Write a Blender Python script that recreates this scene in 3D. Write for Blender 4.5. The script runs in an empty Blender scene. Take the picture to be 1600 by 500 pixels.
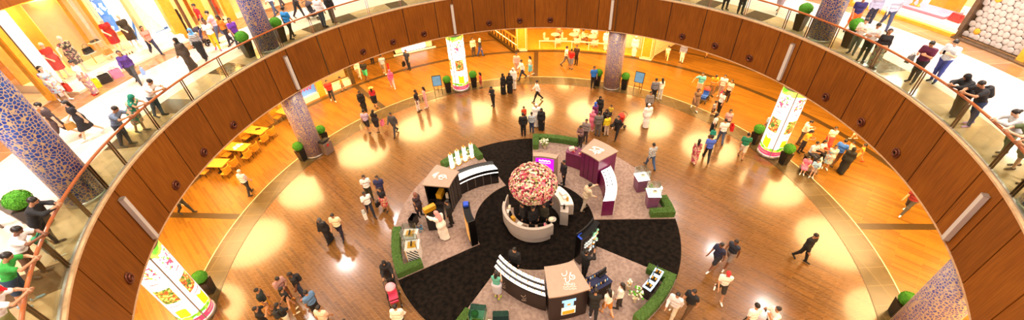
import bpy, bmesh, math, random
import numpy as np
from mathutils import Vector, Matrix
C = bpy.context.scene.collection
PI = math.pi
R_ = math.radians
rnd = random.Random(7)
# ---- sizes of the place (metres), origin on the ground floor under the middle of the atrium
RV = 14.40            # radius of the round opening in the upper floor
ZU = 6.98             # upper floor level
ZC = 4.49             # underside of the upper floor (ground-floor ceiling)
RIN, ROUT = 14.48, 15.64   # dark stone ring in the ground floor
RCOL = 15.06          # the columns stand on this circle
KC = (0.155, 0.243)   # middle of the perfume stand carpet
COLS = [17.6, 62.2, 106.9, 151.9, 195.5, 240.3, 285.2, 333.0]
def pol(r, a, c=(0, 0)):
    return (c[0] + r * math.cos(R_(a)), c[1] + r * math.sin(R_(a)))
def s2l(h):
    h = h.lstrip('#'); o = []
    if len(h) == 3: h = ''.join(q * 2 for q in h)
    for i in (0, 2, 4):
        v = int(h[i:i + 2], 16) / 255
        o.append(v / 12.92 if v <= .04045 else ((v + .055) / 1.055) ** 2.4)
    return (*o, 1.0)

# ---- mesh helper
class MB:
    def __init__(s): s.v = []; s.f = []; s.m = []; s.s = []
    def add(s, vs, fs, m=0, sm=False):
        b = len(s.v); s.v += [tuple(p) for p in vs]
        for f in fs: s.f.append(tuple(b + i for i in f)); s.m.append(m); s.s.append(sm)
        return s
    def box(s, c, d, rz=0., m=0, tilt=None):
        x, y, z = d[0] / 2, d[1] / 2, d[2] / 2; vs = []
        M = Matrix.Rotation(R_(rz), 3, 'Z')
        if tilt: M = M @ Matrix.Rotation(R_(tilt[1]), 3, tilt[0])
        for a in ((-x, -y, -z), (x, -y, -z), (x, y, -z), (-x, y, -z), (-x, -y, z), (x, -y, z), (x, y, z), (-x, y, z)):
            vs.append(Vector(c) + M @ Vector(a))
        return s.add(vs, [(0, 3, 2, 1), (4, 5, 6, 7), (0, 1, 5, 4), (1, 2, 6, 5), (2, 3, 7, 6), (3, 0, 4, 7)], m)
    def taper(s, c, d0, d1, h, rz=0., m=0):
        M = Matrix.Rotation(R_(rz), 3, 'Z'); vs = []
        for d, z in ((d0, 0), (d1, h)):
            for a in ((-1, -1), (1, -1), (1, 1), (-1, 1)):
                vs.append(Vector(c) + M @ Vector((a[0] * d[0] / 2, a[1] * d[1] / 2, z)))
        return s.add(vs, [(0, 3, 2, 1), (4, 5, 6, 7), (0, 1, 5, 4), (1, 2, 6, 5), (2, 3, 7, 6), (3, 0, 4, 7)], m)
    def prism(s, poly, z0, z1, m=0):
        n = len(poly); vs = [(p[0], p[1], z0) for p in poly] + [(p[0], p[1], z1) for p in poly]
        fs = [tuple(range(n - 1, -1, -1)), tuple(range(n, 2 * n))] + [(i, (i + 1) % n, n + (i + 1) % n, n + i) for i in range(n)]
        return s.add(vs, fs, m)
    def arc(s, r0, r1, a0, a1, z0, z1, n=None, c=(0, 0), m=0, r0b=None, r1b=None, z1b=None, sm=False):
        """solid piece of a ring; r0b, r1b, z1b: values at the a1 end"""
        n = n or max(2, int(abs(a1 - a0) / 2.0) + 1)
        full = abs(a1 - a0) >= 359.9
        r0b = r0 if r0b is None else r0b; r1b = r1 if r1b is None else r1b; z1b = z1 if z1b is None else z1b
        vs = []; k = n if full else n + 1
        for i in range(k):
            t = i / n; a = a0 + (a1 - a0) * t
            ri = r0 + (r0b - r0) * t; ro = r1 + (r1b - r1) * t; zt = z1 + (z1b - z1) * t
            for r, z in ((ri, z0), (ro, z0), (ro, zt), (ri, zt)):
                p = pol(r, a, c); vs.append((p[0], p[1], z))
        fs = []
        for i in range(n):
            j = (i + 1) % k
            for q in range(4):
                fs.append((4 * i + q, 4 * i + (q + 1) % 4, 4 * j + (q + 1) % 4, 4 * j + q)[::-1])
        if not full: fs += [(0, 1, 2, 3), tuple(4 * (k - 1) + q for q in (3, 2, 1, 0))]
        return s.add(vs, fs, m, sm)
    def lathe(s, prof, n=24, c=(0, 0, 0), m=0, sm=True, M=None):
        vs = []
        for r, z in prof:
            for i in range(n):
                a = 2 * PI * i / n; p = Vector((r * math.cos(a), r * math.sin(a), z))
                if M is not None: p = M @ p
                vs.append(p + Vector(c))
        fs = []
        for k in range(len(prof) - 1):
            for i in range(n):
                j = (i + 1) % n; fs.append((k * n + i, k * n + j, (k + 1) * n + j, (k + 1) * n + i))
        b = len(s.v); s.add(vs, fs, m, sm)
        s.f.append(tuple(b + i for i in range(n - 1, -1, -1))); s.m.append(m); s.s.append(False)
        q = b + (len(prof) - 1) * n; s.f.append(tuple(q + i for i in range(n))); s.m.append(m); s.s.append(False)
        return s
    def ball(s, c, r, nu=12, nv=8, m=0, M=None):
        if not hasattr(r, '__len__'): r = (r, r, r)
        prof = [(math.sin(PI * (k + .02) / (nv + .04)), -math.cos(PI * (k + .02) / (nv + .04))) for k in range(nv + 1)]
        vs = []
        for a, z in prof:
            for i in range(nu):
                t = 2 * PI * i / nu; p = Vector((a * math.cos(t) * r[0], a * math.sin(t) * r[1], z * r[2]))
                if M is not None: p = M @ p
                vs.append(p + Vector(c))
        fs = [(k * nu + i, k * nu + (i + 1) % nu, (k + 1) * nu + (i + 1) % nu, (k + 1) * nu + i) for k in range(nv) for i in range(nu)]
        fs += [tuple(range(nu - 1, -1, -1)), tuple(nv * nu + i for i in range(nu))]
        return s.add(vs, fs, m, True)
    def tube(s, pts, r, n=8, m=0, closed=False, sm=True):
        pts = [Vector(p) for p in pts]; k = len(pts); vs = []
        up = Vector((0, 0, 1))
        for i, p in enumerate(pts):
            a = pts[(i - 1) % k] if (i > 0 or closed) else p
            b = pts[(i + 1) % k] if (i < k - 1 or closed) else p
            t = (b - a).normalized()
            x = t.cross(up)
            if x.length < 1e-3: x = Vector((1, 0, 0))
            x.normalize(); y = x.cross(t).normalized()
            rr = r[i] if hasattr(r, '__len__') else r
            for q in range(n):
                g = 2 * PI * q / n; vs.append(p + x * (rr * math.cos(g)) + y * (rr * math.sin(g)))
        fs = []
        for i in range(k if closed else k - 1):
            j = (i + 1) % k
            for q in range(n): fs.append((i * n + q, i * n + (q + 1) % n, j * n + (q + 1) % n, j * n + q)[::-1])
        s.add(vs, fs, m, sm)
        if not closed:
            b = len(s.v) - k * n
            for f in (tuple(b + i for i in range(n)), tuple(b + (k - 1) * n + i for i in range(n - 1, -1, -1))):
                s.f.append(f); s.m.append(m); s.s.append(False)
        return s
    def mesh(s, name, mats):
        me = bpy.data.meshes.new(name); me.from_pydata(s.v, [], s.f)
        me.polygons.foreach_set('material_index', s.m); me.polygons.foreach_set('use_smooth', s.s)
        for m in (mats if isinstance(mats, (list, tuple)) else [mats]): me.materials.append(m)
        me.update(); return me
    def build(s, name, mats, parent=None, loc=(0, 0, 0), rz=0., bevel=0):
        o = bpy.data.objects.new(name, s.mesh(name, mats)); C.objects.link(o)
        o.location = loc; o.rotation_euler = (0, 0, R_(rz)); o.parent = parent
        if bevel:
            b = o.modifiers.new('bevel', 'BEVEL'); b.width = bevel; b.segments = 2; b.limit_method = 'ANGLE'; b.angle_limit = R_(50)
        return o

def empty(name, loc=(0, 0, 0), rz=0.):
    o = bpy.data.objects.new(name, None); C.objects.link(o); o.location = loc; o.rotation_euler = (0, 0, R_(rz))
    o.empty_display_size = .2
    return o
def tag(o, label, cat, group=None, kind=None):
    o['label'] = label; o['category'] = cat
    if group: o['group'] = group
    if kind: o['kind'] = kind
    return o
def thing(name, loc, rz, label, cat, group=None):
    return tag(empty(name, loc, rz), label, cat, group)
def struct(o): o['kind'] = 'structure'; return o
KIDS = {}
def dup(root, loc, rz, label, group=None):
    """copy a thing with its parts and sub-parts (mesh data shared)"""
    def kids(o): return [k for k in C.objects if k.parent == o]
    r = root.copy(); C.objects.link(r); r.location = loc; r.rotation_euler = (0, 0, R_(rz)); r['label'] = label
    if group: r['group'] = group
    for k in kids(root):
        c = k.copy(); C.objects.link(c); c.parent = r
        for g in kids(k):
            d = g.copy(); C.objects.link(d); d.parent = c
    return r

# ---- materials
def nodes(name):
    m = bpy.data.materials.new(name); m.use_nodes = True; nt = m.node_tree
    return m, nt, nt.nodes['Principled BSDF']
def N(nt, t, **k):
    n = nt.nodes.new(t)
    for a, b in k.items(): setattr(n, a, b)
    return n
def ramp(nt, fac, stops, interp='LINEAR'):
    r = N(nt, 'ShaderNodeValToRGB'); r.color_ramp.interpolation = interp
    e = r.color_ramp.elements
    while len(e) < len(stops): e.new(.5)
    for i, (p, c) in enumerate(stops): e[i].position = p; e[i].color = s2l(c) if isinstance(c, str) else c
    nt.links.new(fac, r.inputs[0]); return r.outputs[0]
def mixc(nt, fac, a, b, mode='MIX'):
    n = N(nt, 'ShaderNodeMix', data_type='RGBA', blend_type=mode)
    for s, v in ((n.inputs[0], fac), (n.inputs[6], a), (n.inputs[7], b)):
        if hasattr(v, 'links'): nt.links.new(v, s)
        else: s.default_value = s2l(v) if isinstance(v, str) else v
    return n.outputs[2]
def math_(nt, op, a, b=0., c=None):
    n = N(nt, 'ShaderNodeMath', operation=op)
    for i, v in enumerate((a, b) if c is None else (a, b, c)):
        if hasattr(v, 'links'): nt.links.new(v, n.inputs[i])
        else: n.inputs[i].default_value = v
    return n.outputs[0]
def coords(nt, scale=(1, 1, 1), rot=(0, 0, 0), kind='Object'):
    t = N(nt, 'ShaderNodeTexCoord'); mp = N(nt, 'ShaderNodeMapping')
    mp.inputs['Scale'].default_value = scale; mp.inputs['Rotation'].default_value = rot
    nt.links.new(t.outputs[kind], mp.inputs[0]); return mp.outputs[0]
def noise(nt, vec, scale, detail=3., out='Fac'):
    n = N(nt, 'ShaderNodeTexNoise'); n.inputs['Scale'].default_value = scale; n.inputs['Detail'].default_value = detail
    nt.links.new(vec, n.inputs['Vector']); return n.outputs[out]
def voro(nt, vec, scale, feature='F1', out='Distance', rand=1.):
    n = N(nt, 'ShaderNodeTexVoronoi', feature=feature); n.inputs['Scale'].default_value = scale; n.inputs['Randomness'].default_value = rand
    nt.links.new(vec, n.inputs['Vector']); return n.outputs[out]
def mat(name, col, rough=.6, metal=0., var=.12, vs=6., emit=None, es=0., coat=0.):
    m, nt, b = nodes(name)
    c = s2l(col)
    if var:
        f = noise(nt, coords(nt), vs)
        k = ramp(nt, f, [(.3, tuple(x * (1 - var) for x in c[:3]) + (1,)), (.7, tuple(min(1, x * (1 + var)) for x in c[:3]) + (1,))])
        nt.links.new(k, b.inputs['Base Color'])
    else: b.inputs['Base Color'].default_value = c
    b.inputs['Roughness'].default_value = rough; b.inputs['Metallic'].default_value = metal
    if coat: b.inputs['Coat Weight'].default_value = coat; b.inputs['Coat Roughness'].default_value = .15
    if emit: b.inputs['Emission Color'].default_value = s2l(emit); b.inputs['Emission Strength'].default_value = es
    return m
def glass_mat(name, tint='#e8f2ee', refl=.12):
    m = bpy.data.materials.new(name); m.use_nodes = True; nt = m.node_tree; nt.nodes.clear()
    o = N(nt, 'ShaderNodeOutputMaterial'); t = N(nt, 'ShaderNodeBsdfTransparent'); t.inputs[0].default_value = s2l(tint)
    g = N(nt, 'ShaderNodeBsdfGlossy'); g.inputs['Roughness'].default_value = .03
    lw = N(nt, 'ShaderNodeLayerWeight'); mx = N(nt, 'ShaderNodeMixShader')
    nt.links.new(math_(nt, 'ADD', math_(nt, 'MULTIPLY', math_(nt, 'POWER', lw.outputs['Facing'], 4.), .6), refl * .3), mx.inputs[0])
    nt.links.new(t.outputs[0], mx.inputs[1]); nt.links.new(g.outputs[0], mx.inputs[2]); nt.links.new(mx.outputs[0], o.inputs[0])
    return m
def plank_mat(name, rot, c1, c2, gap, rough, size=(1.2, .15), coat=0.):
    m, nt, b = nodes(name)
    v = coords(nt, rot=(0, 0, R_(rot)))
    br = N(nt, 'ShaderNodeTexBrick'); nt.links.new(v, br.inputs['Vector'])
    br.inputs['Scale'].default_value = 1.; br.inputs['Brick Width'].default_value = size[0]; br.inputs['Row Height'].default_value = size[1]
    br.inputs['Mortar Size'].default_value = .006; br.inputs['Bias'].default_value = 0.; br.offset = .37
    br.inputs['Color1'].default_value = s2l(c1); br.inputs['Color2'].default_value = s2l(c2); br.inputs['Mortar'].default_value = s2l(gap)
    g = noise(nt, coords(nt, scale=(1.2, 14, 1), rot=(0, 0, R_(rot))), 3., 4.)
    gr = ramp(nt, g, [(.25, (.72, .72, .72, 1)), (.75, (1.12, 1.12, 1.12, 1))])
    nt.links.new(mixc(nt, 1., br.outputs['Color'], gr, 'MULTIPLY'), b.inputs['Base Color'])
    rr = N(nt, 'ShaderNodeMapRange'); nt.links.new(g, rr.inputs[0]); rr.inputs[3].default_value = rough - .05; rr.inputs[4].default_value = rough + .07
    nt.links.new(rr.outputs[0], b.inputs['Roughness'])
    bp = N(nt, 'ShaderNodeBump'); bp.inputs['Strength'].default_value = .12; bp.inputs['Distance'].default_value = .01
    nt.links.new(br.outputs['Fac'], bp.inputs['Height']); bp.invert = True; nt.links.new(bp.outputs[0], b.inputs['Normal'])
    if coat: b.inputs['Coat Weight'].default_value = coat; b.inputs['Coat Roughness'].default_value = .12
    return m
def wood_panel():
    m, nt, b = nodes('veneer')
    oi = N(nt, 'ShaderNodeObjectInfo')
    t = N(nt, 'ShaderNodeTexCoord'); ad = N(nt, 'ShaderNodeVectorMath', operation='ADD')
    nt.links.new(t.outputs['Object'], ad.inputs[0]); nt.links.new(oi.outputs['Random'], ad.inputs[1])
    mp = N(nt, 'ShaderNodeMapping'); mp.inputs['Scale'].default_value = (9, 9, .5); nt.links.new(ad.outputs[0], mp.inputs[0])
    a = noise(nt, mp.outputs[0], 2.2, 5.); w = noise(nt, coords(nt), .6, 2.)
    f = math_(nt, 'ADD', math_(nt, 'MULTIPLY', a, .7), math_(nt, 'MULTIPLY', w, .3))
    k = ramp(nt, f, [(.25, '#6a3a0c'), (.5, '#884d12'), (.75, '#a0621b')])
    vr = ramp(nt, oi.outputs['Random'], [(0, (.84, .82, .80, 1)), (1, (1.06, 1.04, 1.0, 1))])
    nt.links.new(mixc(nt, 1., k, vr, 'MULTIPLY'), b.inputs['Base Color'])
    b.inputs['Roughness'].default_value = .5; b.inputs['Specular IOR Level'].default_value = .25
    return m
def mosaic(name, scale, c_lo, c_hi, grout, gw):
    m, nt, b = nodes(name)
    v = coords(nt)
    e = voro(nt, v, scale, 'DISTANCE_TO_EDGE', 'Distance', .75); c = voro(nt, v, scale, 'F1', 'Color', .75)
    k = ramp(nt, c, [(.15, c_lo), (.55, c_hi), (.9, c_lo)])
    g = ramp(nt, e, [(gw * .7, (0, 0, 0, 1)), (gw, (1, 1, 1, 1))])
    nt.links.new(mixc(nt, g, grout, k), b.inputs['Base Color']); b.inputs['Roughness'].default_value = .3
    return m
def stone(name, c1, c2, tile, grout, rough, gw=.008, off=0., var=0.12):
    m, nt, b = nodes(name)
    v = coords(nt, rot=(0, 0, R_(0)))
    br = N(nt, 'ShaderNodeTexBrick'); nt.links.new(v, br.inputs['Vector']); br.offset = off
    br.inputs['Scale'].default_value = 1.; br.inputs['Brick Width'].default_value = tile; br.inputs['Row Height'].default_value = tile
    br.inputs['Mortar Size'].default_value = gw; br.inputs['Color1'].default_value = s2l(c1); br.inputs['Color2'].default_value = s2l(c2); br.inputs['Mortar'].default_value = s2l(grout)
    n = ramp(nt, noise(nt, coords(nt), 2.5, 5.), [(.3, (1 - var,) * 3 + (1,)), (.7, (1 + var,) * 3 + (1,))])
    nt.links.new(mixc(nt, 1., br.outputs['Color'], n, 'MULTIPLY'), b.inputs['Base Color']); b.inputs['Roughness'].default_value = rough
    return m
def tinted(name, rough=.8, pattern=None):
    """cloth whose colour is the object's own colour"""
    m, nt, b = nodes(name); oi = N(nt, 'ShaderNodeObjectInfo'); col = oi.outputs['Color']
    if pattern == 'check':
        w = coords(nt); s = N(nt, 'ShaderNodeTexChecker'); nt.links.new(w, s.inputs[0]); s.inputs['Scale'].default_value = 22.
        col = mixc(nt, s.outputs[1], col, (.75, .75, .72, 1))
    elif pattern == 'floral':
        c = voro(nt, coords(nt), 14., 'F1', 'Color'); sp = N(nt, 'ShaderNodeSeparateColor'); nt.links.new(c, sp.inputs[0])
        f = ramp(nt, sp.outputs[0], [(.45, (0, 0, 0, 1)), (.5, (1, 1, 1, 1))])
        col = mixc(nt, f, col, mixc(nt, sp.outputs[1], (.8, .65, .35, 1), (.35, .05, .12, 1)))
    elif pattern == 'stripe':
        w = N(nt, 'ShaderNodeTexWave', wave_type='BANDS', bands_direction='Z'); nt.links.new(coords(nt), w.inputs[0]); w.inputs['Scale'].default_value = 4.5
        f = ramp(nt, w.outputs[1], [(.48, (0, 0, 0, 1)), (.52, (1, 1, 1, 1))]); col = mixc(nt, f, col, (.02, .03, .05, 1))
    elif pattern == 'camo':
        f = ramp(nt, noise(nt, coords(nt), 9., 2.), [(.47, (0, 0, 0, 1)), (.5, (1, 1, 1, 1))]); col = mixc(nt, f, col, (.55, .5, .36, 1))
    else:
        f = ramp(nt, noise(nt, coords(nt), 18., 2.), [(.3, (.88, .88, .88, 1)), (.7, (1.08, 1.08, 1.08, 1))]); col = mixc(nt, 1., col, f, 'MULTIPLY')
    nt.links.new(col, b.inputs['Base Color']); b.inputs['Roughness'].default_value = rough
    return m
M = {}
M['veneer'] = wood_panel()
M['wood_in'] = plank_mat('hall_planks', 45, '#815525', '#67421a', '#98723d', .27, (1.5, .16), .6)
M['wood_out'] = plank_mat('outer_planks', 45, '#8b5f1b', '#6f4912', '#9a6e2a', .3, (1.5, .16))
M['ring'] = stone('ring_stone', '#5a4a2c', '#4f4024', .9, '#7d6a44', .26)
M['brass'] = mat('brass_strip', '#d9c49a', .35, .2)
M['strip'] = mat('dark_strip', '#3d2c12', .35)
M['marble'] = stone('upper_marble', '#dccabb', '#d6c3b2', 1.6, '#c2ad9a', .12, .006, 0., .03)
M['tan'] = stone('upper_tan_stone', '#c4a37c', '#a88661', 1.5, '#a58259', .12, .01)
M['brown_band'] = stone('upper_brown_stone', '#a37c56', '#8d6440', 1.2, '#c4a684', .15, .01)
M['dkstone'] = mat('upper_dark_stone', '#5b4632', .15)
M['ledge'] = mat('slab_edge', '#d9b48a', .3, .1)
M['dark'] = mat('dark_gap', '#1a0d06', .8)
M['white'] = mat('white_paint', '#ece6dc', .5, var=.03)
M['plaster'] = mat('ceiling_plaster', '#efe4d2', .8, var=.03)
M['mosaic_up'] = mosaic('mosaic_blue', 10.5, '#173a9a', '#2d5bb8', '#cdb18c', .11)
M['mosaic_dn'] = mosaic('mosaic_violet', 10.5, '#45479a', '#85789f', '#c4aa8d', .15)
M['copper'] = mat('copper_ring', '#6d3a28', .3, .55)
M['black'] = mat('black_gloss', '#0c0a0a', .25)
M['blackmat'] = mat('black_satin', '#151212', .6)
M['silver'] = mat('brushed_silver', '#b9b3ab', .35, .7)
M['lampwhite'] = mat('lamp_cover', '#d2cbc2', .4, var=.02)
M['rail'] = mat('handrail_wood', '#a85a25', .3, coat=.5)
M['bronze'] = mat('bronze_post', '#6b5a3c', .3, .7)
M['glass'] = glass_mat('railing_glass', '#e6efe6', .10)
M['clear'] = glass_mat('case_glass', '#f2f5f4', .12)
M['tealglass'] = glass_mat('teal_glass', '#bcdcd6', .16)
M['gold'] = mat('gold_panel', '#e9ab36', .35, .3)
M['yellow'] = mat('yellow_gold', '#d79a1c', .45)
M['cream'] = mat('cream_paint', '#ead9b8', .5)
M['orange'] = mat('orange_panel', '#f0a018', .6)
M['red'] = mat('red_lacquer', '#c2201c', .4)
M['pink'] = mat('pink_cloth', '#d9788e', .7)
M['purple'] = mat('plum_lacquer', '#6d1f4c', .3)
M['mauve'] = mat('mauve_panel', '#7a4a6a', .35)
M['greige'] = mat('greige_roof', '#a98f7b', .45, var=.05)
M['leaf'] = mat('topiary_leaf', '#519a20', .8, var=.45, vs=40.)
M['hedge'] = mat('hedge_leaf', '#4a6a26', .85, var=.5, vs=45.)
M['flower'] = mat('white_petal', '#f2ecd4', .7, var=.08, vs=30.)
M['stem'] = mat('green_stem', '#7b8f3c', .7)
M['planter'] = mat('planter_black', '#1c1814', .3)
M['binmetal'] = mat('bin_steel', '#8d7a6c', .35, .6)
M['light'] = mat('white_light', '#ffffff', .5, var=0, emit='#fff6ea', es=2.2)
M['warmlight'] = mat('warm_light', '#ffe2b0', .5, var=0, emit='#ffd489', es=2.5)
M['coollight'] = mat('cool_light', '#ffffff', .5, var=0, emit='#cfe2ff', es=1.6)
M['blue'] = mat('blue_panel', '#1f49c4', .4)
M['sky'] = mat('sky_blue', '#6ea8dc', .4)
M['amber'] = mat('amber_liquid', '#e39a1c', .2)
M['wicker'] = mat('honey_wood', '#c98a2c', .5)
M['skinm'] = mat('mannequin_skin', '#f3e2cc', .45, var=.03)
M['cloth'] = tinted('cloth'); M['check'] = tinted('check_cloth', .8, 'check'); M['floral'] = tinted('floral_cloth', .8, 'floral')
M['stripe'] = tinted('striped_cloth', .8, 'stripe'); M['camo'] = tinted('mottled_cloth', .8, 'camo')
M['skin'] = tinted('skin', .5); M['hair'] = tinted('hair', .45)
M['eye'] = mat('eye', '#1d120c', .3, var=0); M['lip'] = mat('lip', '#8a4438', .5, var=0); M['brow'] = mat('brow', '#20140d', .8, var=0)
def carpet(name, c1, c2, sc, rough=.95):
    m, nt, b = nodes(name)
    f = noise(nt, coords(nt), sc, 6.)
    nt.links.new(ramp(nt, f, [(.38, c1), (.6, c2)]), b.inputs['Base Color']); b.inputs['Roughness'].default_value = rough
    b.inputs['Specular IOR Level'].default_value = .1
    return m
M['blackcarpet'] = carpet('black_carpet', '#0b0806', '#1d1611', 5.)
M['pinkcarpet'] = carpet('mauve_carpet', '#8c756b', '#a18a7e', 7.)

# =====================================================================  THE SETTING
def ring(name, r0, r1, z0, z1, m, n=180): return struct(MB().arc(r0, r1, 0, 360, z0, z1, n).build(name, m))
struct(MB().lathe([(RIN, -.2), (RIN, 0)], 180, sm=False).build('floor', M['wood_in']))
ring('floor_stone_ring', RIN, ROUT, -.2, 0, M['ring'])
ring('trim_1', RIN - .02, RIN + .025, -.1, .004, M['strip'])
ring('trim_2', ROUT - .01, ROUT + .035, -.1, .006, M['brass'])
ring('floor_outer', ROUT, 60, -.2, 0, M['wood_out'])
ring('trim_3', 20.25, 20.62, -.1, .004, M['strip'])
ring('trim_4', 23.3, 23.5, -.1, .004, M['strip'])
k = 5
for a in (40, 84.6, 129.3, 173.6, 218, 262, 310, 355.2):
    mid = pol((ROUT + 20.3) / 2, a)
    struct(MB().box((mid[0], mid[1], -.05), (20.25 - ROUT - .05, .38, .107), a).build('trim_%d' % k, M['strip'])); k += 1
# upper floor: slab with the veneered edge, stone rings on top
struct(MB().arc(RV + .06, 40, 0, 360, ZC, ZU - .02, 180).build('ceiling_ground', M['plaster']))
ring('floor_upper_edge', RV + .06, 15.95, ZU - .02, ZU, M['tan'])
ring('floor_upper', 15.95, 19.45, ZU - .02, ZU, M['marble'])
ring('floor_upper_band', 19.45, 21.4, ZU - .02, ZU, M['brown_band'])
ring('floor_shop', 21.4, 40, ZU - .02, ZU, M['marble'])
for i, a in enumerate((6, 31, 42, 50, 77, 91, 120, 133, 140, 161, 174, 183, 209)):
    struct(MB().arc(RV + .07, 15.93, a - 2.2, a + 2.2, ZU - .01, ZU + .002, 5).build('trim_%d' % (20 + i), M['dkstone']))
ring('trim_40', RV - .03, RV + .16, ZU - .03, ZU + .035, M['ledge'])
ring('trim_41', RV - .02, RV + .10, ZC - .02, ZC + .03, M['ledge'])
ring('ceiling_upper', 15.2, 40, 13.0, 13.2, M['plaster'])
# veneered edge of the upper floor: panels with dark joints
JO = [4.9, 13.5, 18.8, 23.6, 32.3, 40.6, 49.1, 57.6, 62.6, 67.4, 75.9, 84.5, 92.8, 101.4, 106.7, 111.4, 119.9, 128.2, 136.6, 142.4, 150.3,
      155.5, 164.1, 172.6, 181.1, 189.8, 194.9, 200.2, 208.4, 217, 225.5, 234, 239, 244, 252.5, 261, 269.5, 278, 283, 288, 296.5, 305, 313.5, 322, 329.2, 334.3, 339.3, 347.8, 356.4]
wall = struct(MB().arc(RV + .03, RV + .07, 0, 360, ZC, ZU - .03, 180).build('wall_atrium', M['dark']))
for i, a in enumerate(JO):
    b = JO[(i + 1) % len(JO)]; b += 360 if b < a else 0
    p = MB().arc(RV, RV + .035, a + .09, b - .09, ZC + .02, ZU - .03, max(3, int((b - a) / .8)), sm=False).build('panel', M['veneer'], wall)
# thin metal cover strips on a few joints
for a in (142.4, 62.6): 
    q = pol(RV - .01, a); MB().box((q[0], q[1], (ZC + ZU) / 2), (.03, .05, ZU - ZC - .06), a).build('joint_strip', M['bronze'], wall)
# round air nozzles
noz = thing('air_nozzle', (0, 0, 0), 0, 'x', 'air nozzle')
Mx = Matrix.Rotation(R_(-90), 3, 'Y')
MB().lathe([(.10, 0), (.20, 0), (.205, .02), (.19, .045), (.135, .05), (.13, .02), (.10, .015)], 28, M=Mx).build('outer_ring', M['copper'], noz)
MB().lathe([(.075, .0), (.125, .0), (.13, .06), (.115, .10), (.085, .105), (.075, .05)], 24, M=Mx).build('nozzle_cup', M['copper'], noz)
MB().lathe([(.0, .018), (.076, .019), (.076, .05), (.0, .052)], 20, M=Mx).build('bore', M['black'], noz)
NOZ = [(203.9, 'round copper air nozzle above the lit advertising pillar at the lower left edge'), (185.4, 'round copper air nozzle just right of the lowest left wall lamp'),
       (176.8, 'round copper air nozzle above the cafe tables, middle of three'), (168.3, 'round copper air nozzle above the cafe tables, nearest the mosaic column'),
       (132.4, 'round copper air nozzle above the bright shop front, leftmost of its three'), (124.1, 'round copper air nozzle above the pair in black and white, second of three'), (115.5, 'round copper air nozzle left of the wall lamp over the white pillar'),
       (97.3, 'round copper air nozzle right of the lamp over the white pillar'), (88.75, 'round copper air nozzle above the left gold cafe pillar'), (80.3, 'round copper air nozzle above the middle of the cafe terrace'),
       (45.0, 'round copper air nozzle above the walking child by the gold pillar'), (36.7, 'round copper air nozzle in the middle of the right rear three'), (28.1, 'round copper air nozzle nearest the right rear wall lamp'),
       (9.6, 'round copper air nozzle above the crowd beside the green pillar'), (1.0, 'round copper air nozzle above the group with the abaya woman, middle of three'), (352.4, 'round copper air nozzle lowest on the right side of the wall')]
for i, (a, l) in enumerate(NOZ):
    q = pol(RV - .004, a); loc = (q[0], q[1], 5.04)
    if i == 0: noz.location = loc; noz.rotation_euler = (0, 0, R_(a)); noz['label'] = l; noz['group'] = 'air nozzles round the atrium edge'
    else: dup(noz, loc, a, l)
# upright wall lamps
lam = thing('wall_lamp', (0, 0, 0), 0, 'x', 'wall lamp', 'upright lamps on the atrium edge')
lc_ = MB().box((-.10, 0, 0), (.16, .17, 1.95)).build('lamp_cover', M['lampwhite'], lam, bevel=.008)
MB().box((-.012, 0, 0), (.024, .10, 1.7)).build('back_plate', M['bronze'], lam)
MB().box((-.10, 0, .985), (.165, .175, .02)).build('end_cap', M['silver'], lc_); MB().box((-.10, 0, -.985), (.165, .175, .02)).build('end_cap', M['silver'], lc_)
LAMPS = [(195.4, 'long white upright wall lamp lowest on the left side of the atrium'), (151.2, 'long white upright wall lamp above the left violet mosaic column'), (107.0, 'long white upright wall lamp above the white lit flower pillar'),
         (63.8, 'long white upright wall lamp above the rear violet mosaic column'), (20.0, 'long white upright wall lamp above the green lit pillar on the right'), (335.9, 'long white upright wall lamp lowest on the right side of the atrium')]
for i, (a, l) in enumerate(LAMPS):
    q = pol(RV - .002, a); loc = (q[0], q[1], 5.65)
    if i == 0: lam.location = loc; lam.rotation_euler = (0, 0, R_(a)); lam['label'] = l
    else: dup(lam, loc, a, l)
# railing: glass panes, bronze posts, wooden handrail
rail = thing('railing', (0, 0, ZU), 0, 'curved glass railing with wooden handrail round the upper floor edge', 'railing')
RR = RV + .10
MB().tube([(*pol(RR, a), 1.07) for a in range(0, 360, 2)], .045, 12, closed=True).build('handrail', M['rail'], rail)
pa = [a for i, a in enumerate(JO) if (JO[(i + 1) % len(JO)] - a) % 360 > 4.6]
for a in pa:
    q = pol(RR, a); w = MB()
    for s in (-.05, .05): 
        d = (q[0] - math.sin(R_(a)) * s, q[1] + math.cos(R_(a)) * s)
        w.box((d[0], d[1], .515), (.06, .018, 1.03), a)
    w.build('post', M['bronze'], rail)
for i, a in enumerate(pa):
    b = pa[(i + 1) % len(pa)]; b += 360 if b < a else 0
    MB().arc(RR - .006, RR + .006, a + .35, b - .35, .06, 1.0, max(2, int((b - a) / 1.5)), sm=False).build('glass_pane', M['glass'], rail)
MB().arc(RR - .03, RR + .03, 0, 360, .03, .075, 180).build('base_channel', M['silver'], rail)

# columns
def column(name, a, r, z0, z1, m, base=True):
    q = pol(RCOL, a); w = MB().lathe([(r, z0 + .12), (r, z1)], 48).build(name, m, None, (q[0], q[1], 0)); struct(w)
    MB().lathe([(r + .02, z0), (r + .02, z0 + .1), (r, z0 + .12)], 48).build('base_ring', M['silver'], w)
    return w
for i, a in enumerate(COLS):
    column('column_upper', a, .52, ZU, 13.0, M['mosaic_up'])
for a in (62.2, 151.9, 333.0): column('column_ground', a, .62, 0, ZC, M['mosaic_dn'])

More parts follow.
